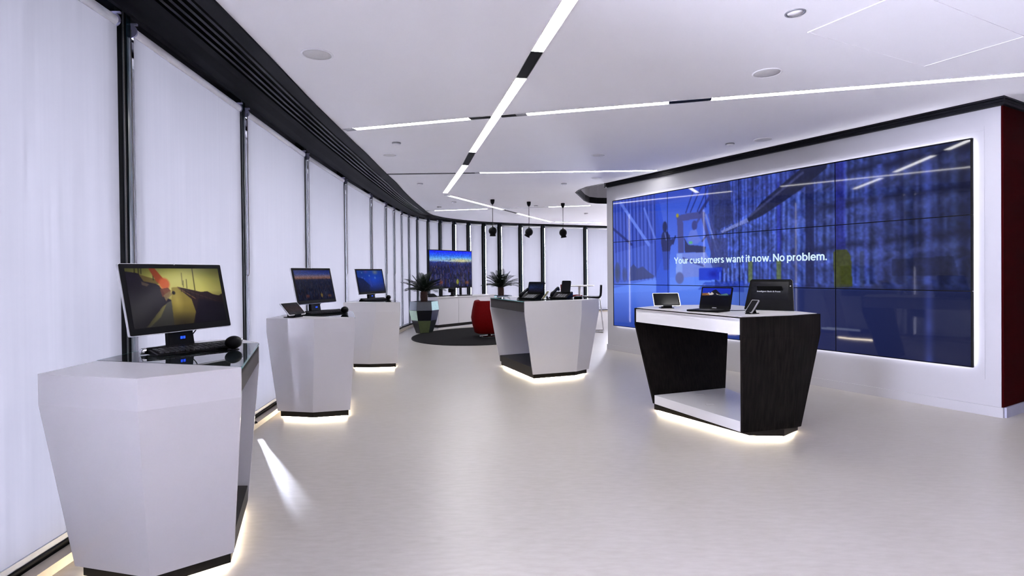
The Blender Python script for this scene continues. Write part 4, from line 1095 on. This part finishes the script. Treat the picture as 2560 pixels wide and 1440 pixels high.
dl = thing('downlight', 'recessed round downlight nearest to the viewpoint', 'ceiling light', (1.632, 3.205, ZC))
MB().lathe((1.632, 3.205, ZC), [(0.055, 0.001), (0.055, -0.004), (0.047, -0.006), (0.042, -0.001), (0.042, 0.001)], 30).build('downlight_rim', M['greymetal'], dl)
MB().lathe((1.632, 3.205, ZC), [(0.001, -0.003), (0.041, -0.002), (0.041, 0.001), (0.001, 0.001)], 30).build('downlight_lens', M['ceiling'], dl)
for p, lab in (((-1.282, 6.283), 'white smoke detector between the two crossing lights and the window curve'), ((2.539, 6.484), 'white smoke detector near the video wall trim'),
               ((-1.489, 9.15), 'small smoke detector above the third window counter'), ((0.879, 9.296), 'small smoke detector between the middle counter and the recess'),
               ((-1.183, 11.56), 'small smoke detector at the end of the diagonal light'), ((0.544, 12.324), 'small smoke detector beside the middle pendant'),
               ((-1.594, 12.37), 'small smoke detector above the faceted planter'), ((1.871, 14.026), 'small smoke detector beyond the ceiling recess')):
    sd = thing('smoke_detector', lab, 'detector', (p[0], p[1], ZC), group='smoke detectors on the ceiling')
    MB().lathe((p[0], p[1], ZC), [(0.05, 0.001), (0.05, -0.008), (0.001, -0.008), (0.001, 0.001)], 24).build('detector_base', M['greymetal'], sd)
    MB().lathe((p[0], p[1], ZC), [(0.042, -0.008), (0.040, -0.022), (0.03, -0.028), (0.001, -0.028), (0.001, -0.008)], 24).build('detector_head', M['ceiling'], sd)

hp = thing('access_panel', 'large flush access panel in the ceiling beside the video wall', 'panel', (2.55, 3.55, ZC))
HPT = [(1.843, 3.465), (3.001, 4.064), (3.261, 3.556), (2.103, 2.957)]
MB().prism(HPT, ZC - 0.003, ZC - 0.0005).build('panel_leaf', M['ceiling'], hp)
for i in range(4):
    run_box(HPT[i], HPT[(i + 1) % 4], 0.006, ZC - 0.005, ZC - 0.0005).build('panel_edge', M['ceiling'], hp)

# pendants
def pendant(label, p, ang, axis):
    root = thing('pendant_lamp', label, 'lamp', (p[0], p[1], ZC), group='black globe pendants above the lounge')
    MB().lathe((0, 0, 0), [(0.001, 0), (0.042, 0), (0.042, -0.03), (0.034, -0.07), (0.012, -0.10), (0.001, -0.10)], 20).build('ceiling_rose', M['mattblack'], root, local=True)
    MB().tube([(0, 0, -0.10), (0, 0, -0.545)], 0.005, 8).build('cord', M['plastic'], root, local=True)
    g = MB()
    prof = [(0.001, 0.095)] + [(0.082 * math.cos(a), 0.082 * math.sin(a)) for a in np.linspace(math.pi * 0.46, -math.pi * 0.27, 14)] + [(0.056, -0.075), (0.062, -0.105), (0.055, -0.105), (0.048, -0.07), (0.001, -0.05)]
    g.lathe((0, 0, 0), prof, 28)
    g.xform(Matrix.Translation((0, 0, -0.63)) @ Matrix.Rotation(ang, 4, axis))
    g.build('globe_shade', M['mattblack'], root, local=True)
    MB().cyl((0, 0), 0.012, -0.565, -0.53, 12).build('cord_grip', M['mattblack'], root, local=True)
pendant('black globe pendant hanging nearest the television', (-0.378, 11.24), 0.02, 'X')
pendant('black globe pendant in the middle, turned sideways', (0.365, 11.648), R(28), 'Y')
pendant('black globe pendant nearest the video wall', (1.10, 11.941), R(-8), 'Y')

# ------------------------------------------------------------------ lounge
rg = thing('round_rug', 'dark charcoal oval rug under the red armchair', 'rug', (-0.75, 11.75, 0))
pts = []
for k in range(72):
    a = 2 * math.pi * k / 72
    x, y = 1.38 * math.cos(a), 1.68 * math.sin(a)
    c_, s_ = math.cos(R(-18)), math.sin(R(-18))
    pts.append((-0.62 + x * c_ - y * s_, 11.62 + x * s_ + y * c_))
MB().prism(pts, 0.0, 0.012).build('rug_pile', M['rug'], rg)
MB().loft([[(x, y, 0.0) for x, y in scaled(pts, -0.012)], [(x, y, 0.0125) for x, y in scaled(pts, -0.012)], [(x, y, 0.0125) for x, y in scaled(pts, 0.004)]], caps=False).build('rug_binding', M['mattblack'], rg)

# sideboard along the television
SB0, SBD = Vector((-1.71, 12.90, 0)), Vector((0.64, 0.768, 0)); SBN = Vector((-0.768, 0.64, 0))
sb = thing('sideboard', 'low white sideboard below the television', 'sideboard', SB0)
def sbb(s0, s1, d0, d1, z0, z1):
    r_ = lambda s: [SB0 + SBD * s + SBN * d + SZ * z for d, z in ((d0, z0), (d1, z0), (d1, z1), (d0, z1))]
    return MB().loft([r_(s0), r_(s1)])
SL = 1.95
sbb(0, SL, 0.012, 0.48, 0.10, 0.715).build('carcass', M['white'], sb)
sbb(-0.01, SL + 0.01, -0.006, 0.49, 0.716, 0.742).build('top', M['white'], sb)
for k in range(3):
    s0 = k * SL / 3
    sbb(s0 + 0.003, s0 + SL / 3 - 0.003, -0.006, 0.011, 0.105, 0.70).build('door', M['white'], sb)
sbb(0.03, SL - 0.03, 0.04, 0.44, 0.03, 0.099).build('recessed_plinth', M['kick'], sb)
sbb(0.0, SL, 0.0, 0.46, 0.0, 0.03).build('base_board', M['white'], sb)

tvp = city(True, 9)
tvY = R(54)
tv = thing('television', 'large television with a vivid night city above the sideboard', 'television', (-1.485, 13.70, 0.743), tvY)
TW, TH = 1.56, 0.933
plate(MB(), TW, TH, 0.04, 0.183, 0.01).build('casing', M['mattblack'], tv, local=True)
picture_object('screen_picture', tv, tvp, (-TW / 2 + 0.02, -0.002, 0.183 + TH - 0.02), Vector((TW - 0.04, 0, 0)), Vector((0, 0, -TH + 0.045)), M['screen'], local=True)
for x in (-0.35, 0.35):
    MB().box(x - 0.03, x + 0.03, 0.0, 0.03, 0.0, 0.20).build('leg', M['mattblack'], tv, local=True)
MB().box(-0.5, 0.5, -0.10, 0.14, 0.0, 0.008).build('stand_foot', M['mattblack'], tv, local=True)

def sbp(s, d): return SB0 + SBD * s + SBN * d + SZ * 0.742
c = sbp(0.60, 0.16)
vc = thing('video_camera', 'black conference camera on the sideboard under the television', 'camera', c, R(50))
MB().cyl((0, 0), 0.06, 0.0, 0.03, 20).build('camera_base', M['plastic'], vc, local=True)
MB().cyl((0, 0), 0.03, 0.03, 0.09, 16).build('camera_neck', M['plastic'], vc, local=True)
MB().box(-0.09, 0.09, -0.06, 0.05, 0.09, 0.19).build('camera_head', M['plastic'], vc, local=True, bevel=0.02)
MB().cyl((0, 0), 0.035, 0, 0.03, 20).xform(Matrix.Translation((0, -0.06, 0.14)) @ Matrix.Rotation(R(90), 4, 'X')).build('camera_lens', M['blackgloss'], vc, local=True)
c = sbp(0.98, 0.10)
kb = thing('keyboard', 'thin black keyboard lying on the sideboard', 'keyboard', c, R(50))
MB().box(-0.2, 0.2, -0.06, 0.06, 0.001, 0.018).build('base', M['plastic'], kb, local=True)
ks = MB()
for r_ in range(4):
    for k in range(12): ks.box(-0.19 + 0.032 * k, -0.164 + 0.032 * k, -0.052 + 0.027 * r_, -0.031 + 0.027 * r_, 0.017, 0.022)
ks.build('keys', M['keys'], kb, local=True, kind='stuff')
c = sbp(0.02, 0.26)
ph = thing('desk_phone', 'low black phone with white handset knob at the left sideboard end', 'telephone', c, R(40))
MB().loft([[(-0.10, -0.09, 0.0), (0.12, -0.09, 0.0), (0.12, 0.09, 0.0), (-0.10, 0.09, 0.0)], [(-0.08, -0.07, 0.03), (0.12, -0.07, 0.03), (0.12, 0.07, 0.08), (-0.08, 0.07, 0.08)]]).build('body', M['plastic'], ph, local=True, bevel=0.01)
MB().sphere((-0.135, -0.02, 0.031), 0.03, 14, 10).build('knob', M['white'], ph, local=True, label='white round knob')

# planters with sago palms
FAC = [[(45, 65, 78), (35, 42, 52), (168, 216, 214), (60, 70, 90), (90, 100, 110), (40, 50, 60)], [(112, 148, 106), (10, 12, 22), (42, 46, 80), (90, 110, 120), (30, 36, 50), (60, 80, 60)], [(8, 9, 12), (80, 90, 60), (16, 24, 24), (50, 60, 70), (14, 16, 20), (60, 66, 50)]]
def planter(label, x, y, rot=0, s=1.0):
    root = thing('faceted_planter', label, 'planter', (x, y, 0), group='faceted patchwork planters')
    zr = [(0.0, 0.18), (0.28, 0.275), (0.50, 0.325), (0.69, 0.30)]
    an = [R(170 - 60 * k) for k in range(6)]
    P = lambda k, lv, sh=0.0: (zr[lv][1] * (1 - sh) * math.cos(an[k % 6]) * 1.0, -zr[lv][1] * (1 - sh) * math.sin(an[k % 6]), zr[lv][0])
    for r_ in range(3):
        hi, lo = 3 - r_, 2 - r_
        for k in range(6):
            c8 = FAC[r_][(k + rot) % 6]
            m = mat('facet_%d_%d' % (r_, (k + rot) % 6), tuple(lin(np.array(c8) / 255 * 1.0)), 0.3, noise=0.1, scale=25)
            a = [P(k, hi), P(k + 1, hi), P(k + 1, lo), P(k, lo)]
            b = [P(k, hi, .06), P(k + 1, hi, .06), P(k + 1, lo, .06), P(k, lo, .06)]
            cen = sum((Vector(q) for q in a), Vector()) / 4
            a = [cen + (Vector(q) - cen) * 0.985 for q in a]
            MB().loft([a, b]).build('facet', m, root, local=True)
    MB().loft([[P(k, 0, .03)[:2] + (0.001,) for k in range(6)], [P(k, 1, .03) for k in range(6)], [P(k, 2, .03) for k in range(6)], [P(k, 3, .05)[:2] + (0.66,) for k in range(6)]]).build('liner', M['mattblack'], root, local=True)
    MB().cyl((0, 0), 0.25, 0.655, 0.668, 20).build('soil', M['soil'], root, local=True)
    return root
def frond_mesh(L, droop, seed):
    r_ = random.Random(seed)
    mb = MB(); pts = []
    for k in range(13):
        t = k / 12
        pts.append(Vector((L * t * (1 - 0.10 * t), 0, L * (0.55 * t - droop * t * t))))
    mb.tube(pts, [0.007 - 0.005 * k / 12 for k in range(13)], 5)
    for k in range(19):
        t = 0.10 + 0.90 * k / 18
        i = min(int(t * 12), 11); f = t * 12 - i
        p = pts[i].lerp(pts[i + 1], f); d = (pts[i + 1] - pts[i]).normalized()
        ll = L * 0.36 * math.sin(math.pi * (0.12 + 0.82 * t)) ** 0.7
        for s in (-1, 1):
            dr = (d * 0.70 + Vector((0, s, 0)) * 0.70 + Vector((0, 0, 0.22 + 0.06 * r_.random()))).normalized()
            w = d * 0.0062
            tip = p + dr * ll + Vector((0, 0, -0.12 * ll))
            midp = p + dr * ll * 0.55
            mb.add([p - w, p + w, midp + w * 1.2, tip, midp - w * 1.2], [(0, 1, 2, 4), (4, 2, 3)])
    return mb.mesh('frond', M['frond'])
FR = [frond_mesh(0.56, 0.30, 1), frond_mesh(0.58, 0.46, 2), frond_mesh(0.48, 0.12, 3)]
def palm(label, x, y, z, s, seed):
    root = thing('sago_palm', label, 'plant', (x, y, z), group='potted sago palms')
    r_ = random.Random(seed)
    tr = MB()
    prof = [(0.001, 0.0)] + [(0.075 + 0.012 * (k % 2), 0.012 * k * 1.4) for k in range(14)] + [(0.03, 0.26), (0.001, 0.28)]
    tr.lathe((0, 0, 0), prof, 14); tr.build('trunk', M['trunk'], root, local=True)
    n = 34
    for k in range(n):
        me = FR[2] if k < 9 else (FR[0] if k < 25 else FR[1])
        o = bpy.data.objects.new('frond', me); COL.objects.link(o); o.parent = root
        el = R(46 - 18 * r_.random()) if k < 9 else R(28 - 20 * r_.random()) if k < 23 else R(6 - 10 * r_.random())
        o.location = (0, 0, 0.21)
        o.rotation_euler = (0, -el, 2.39996 * k + 0.25 * r_.random())
        q = s * (0.85 + 0.25 * r_.random()); o.scale = (q, q, q)
    return root
planter('faceted planter of blue, green and black patches beside the sideboard', -1.93, 12.22)
palm('dark sago palm in the patchwork planter before the television', -1.93, 12.22, 0.665, 0.92, 3)
planter('faceted planter mostly hidden behind the sideboard end', -0.30, 14.95, 2)
palm('dark sago palm behind the sideboard end and the middle counter', -0.30, 14.95, 0.665, 1.0, 5)

# red tub armchair seen from behind
ac = thing('armchair', 'red tub armchair with its rounded back turned to the room', 'armchair', (-0.47, 11.33, 0.0135), R(8))
def tub(r0, z):
    out = []
    for k in range(29):
        a = R(-230 + 280 * k / 28)
        ca, sa = math.cos(a), math.sin(a)
        q = (abs(ca) ** 3.2 + abs(sa) ** 3.2) ** (-1 / 3.2)
        out.append((r0 * q * ca, r0 * q * sa, z))
    return out
prof = [(0.255, 0.07), (0.30, 0.09), (0.345, 0.26), (0.365, 0.38), (0.345, 0.52), (0.315, 0.66), (0.300, 0.712)]
outer = [tub(r_, z) for r_, z in prof]
inn = [tub(r_ - 0.075, z) for r_, z in reversed(prof)]
rings = outer + [tub(0.27, 0.73)] + inn
mb = MB()
mb.loft([list(r_) for r_ in rings] + [outer[0]], closed=False, caps=False, smooth=True)
nn = len(rings)
mb.add([rings[i][0] for i in range(nn)], [tuple(range(nn))]); mb.add([rings[i][-1] for i in range(nn)], [tuple(reversed(range(nn)))])
mb.build('tub_shell', M['red'], ac, local=True)
cu = MB()
se = lambda rr, z: [(rr * (abs(math.cos(a)) ** 3 + abs(math.sin(a)) ** 3) ** (-1 / 3) * math.cos(a), rr * (abs(math.cos(a)) ** 3 + abs(math.sin(a)) ** 3) ** (-1 / 3) * math.sin(a), z) for a in np.linspace(0, 2 * math.pi, 29)[:-1]]
cu.loft([se(0.20, 0.10), se(0.262, 0.12), se(0.265, 0.38), se(0.25, 0.42), se(0.20, 0.43)], smooth=True)
cu.build('seat_cushion', M['red'], ac, local=True)
MB().cyl((0, 0), 0.035, 0.02, 0.10, 16).build('pedestal', M['chrome'], ac, local=True)
MB().lathe((0, 0, 0), [(0.001, 0), (0.20, 0), (0.20, 0.008), (0.05, 0.022), (0.001, 0.022)], 28).build('base_disc', M['chrome'], ac, local=True)

# bar stools and high table by the far windows
def stool(label, x, y, yaw, m):
    root = thing('bar_stool', label, 'stool', (x, y, 0), yaw, 'bar stools at the high table')
    line = [(-0.20, 0.735), (-0.19, 0.748), (-0.15, 0.752), (0.0, 0.742), (0.12, 0.742), (0.175, 0.755), (0.198, 0.79), (0.205, 0.85), (0.212, 1.01)]
    up_, dn = [], []
    for i, (a, b) in enumerate(line):
        p, q = Vector(line[max(i - 1, 0)]), Vector(line[min(i + 1, len(line) - 1)])
        t = (q - p).normalized(); nrm = Vector((-t.y, t.x)) * 0.022
        up_.append((a + nrm.x, b + nrm.y)); dn.append((a - nrm.x, b - nrm.y))
    ring = lambda w: [(a, w, b) for a, b in up_] + [(a, w, b) for a, b in reversed(dn)]
    MB().loft([ring(-0.20), ring(0.20)], smooth=False).build('seat', m, root, local=True, bevel=0.006)
    for s in (-1, 1):
        yy = 0.17 * s
        MB().tube([(0.06, yy * .8, 0.725), (0.17, yy, 0.72), (0.19, yy, 0.70), (0.255, yy, 0.03), (0.25, yy, 0.012), (-0.25, yy, 0.012), (-0.255, yy, 0.03), (-0.17, yy, 0.70), (-0.15, yy, 0.72), (-0.05, yy * .8, 0.725)], 0.011, 8).build('leg_frame', M['chrome'], root, local=True)
    MB().tube([(-0.232, -0.17, 0.28), (-0.232, 0.17, 0.28)], 0.010, 8).build('footrest', M['chrome'], root, local=True)
    MB().tube([(0.25, -0.17, 0.015), (0.25, 0.17, 0.015)], 0.009, 8).build('stretcher', M['chrome'], root, local=True)
stool('black seated bar stool with chrome sled legs by the video wall', 1.72, 12.15, R(-8), M['blackgloss'])
stool('red seated bar stool behind the middle counter phones', 1.37, 12.75, R(186), M['red'])
ht = thing('high_table', 'white topped high table behind the black bar stool', 'table', (1.60, 13.25, 0))
MB().lathe((0, 0, 0), [(0.001, 0.955), (0.33, 0.955), (0.345, 0.965), (0.345, 0.98), (0.001, 0.98)], 40).build('table_top', M['shelfwhite'], ht, local=True)
MB().cyl((0, 0), 0.03, 0.02, 0.955, 16).build('column', M['chrome'], ht, local=True)
MB().lathe((0, 0, 0), [(0.001, 0), (0.16, 0), (0.16, 0.01), (0.04, 0.025), (0.001, 0.025)], 30).build('table_foot', M['chrome'], ht, local=True)

# hidden lamp body and baffles, added to shape the light of the floor streak
fwt = thing('added_streak_lamp', 'unseen slit lamp added behind the nearest counter for the floor streak', 'lamp', (-2.19, 4.70, 0.045), math.atan2(3.0 - 4.44, -1.13 + 2.04))
MB().box(-0.05, 0.0, -0.03, 0.03, 0.0, 0.008).build('lamp_foot', M['black'], fwt, local=True)
MB().cyl((-0.025, 0), 0.008, 0.008, 0.56, 12).build('lamp_post', M['black'], fwt, local=True)
MB().box(-0.06, -0.012, -0.022, 0.022, 0.52, 0.60).build('lamp_body', M['black'], fwt, local=True)
for sgn in (-1, 1):
    MB().add([(x, sgn * y, z) for z in (0.36, 0.60) for x, y in ((-0.005, 0.0065), (0.19, 0.0065), (0.19, 0.0105), (-0.005, 0.0105))],
             [(0, 1, 2, 3), (7, 6, 5, 4), (0, 4, 5, 1), (1, 5, 6, 2), (2, 6, 7, 3), (3, 7, 4, 0)]).build('streak_baffle', M['mattblack'], fwt, local=True)
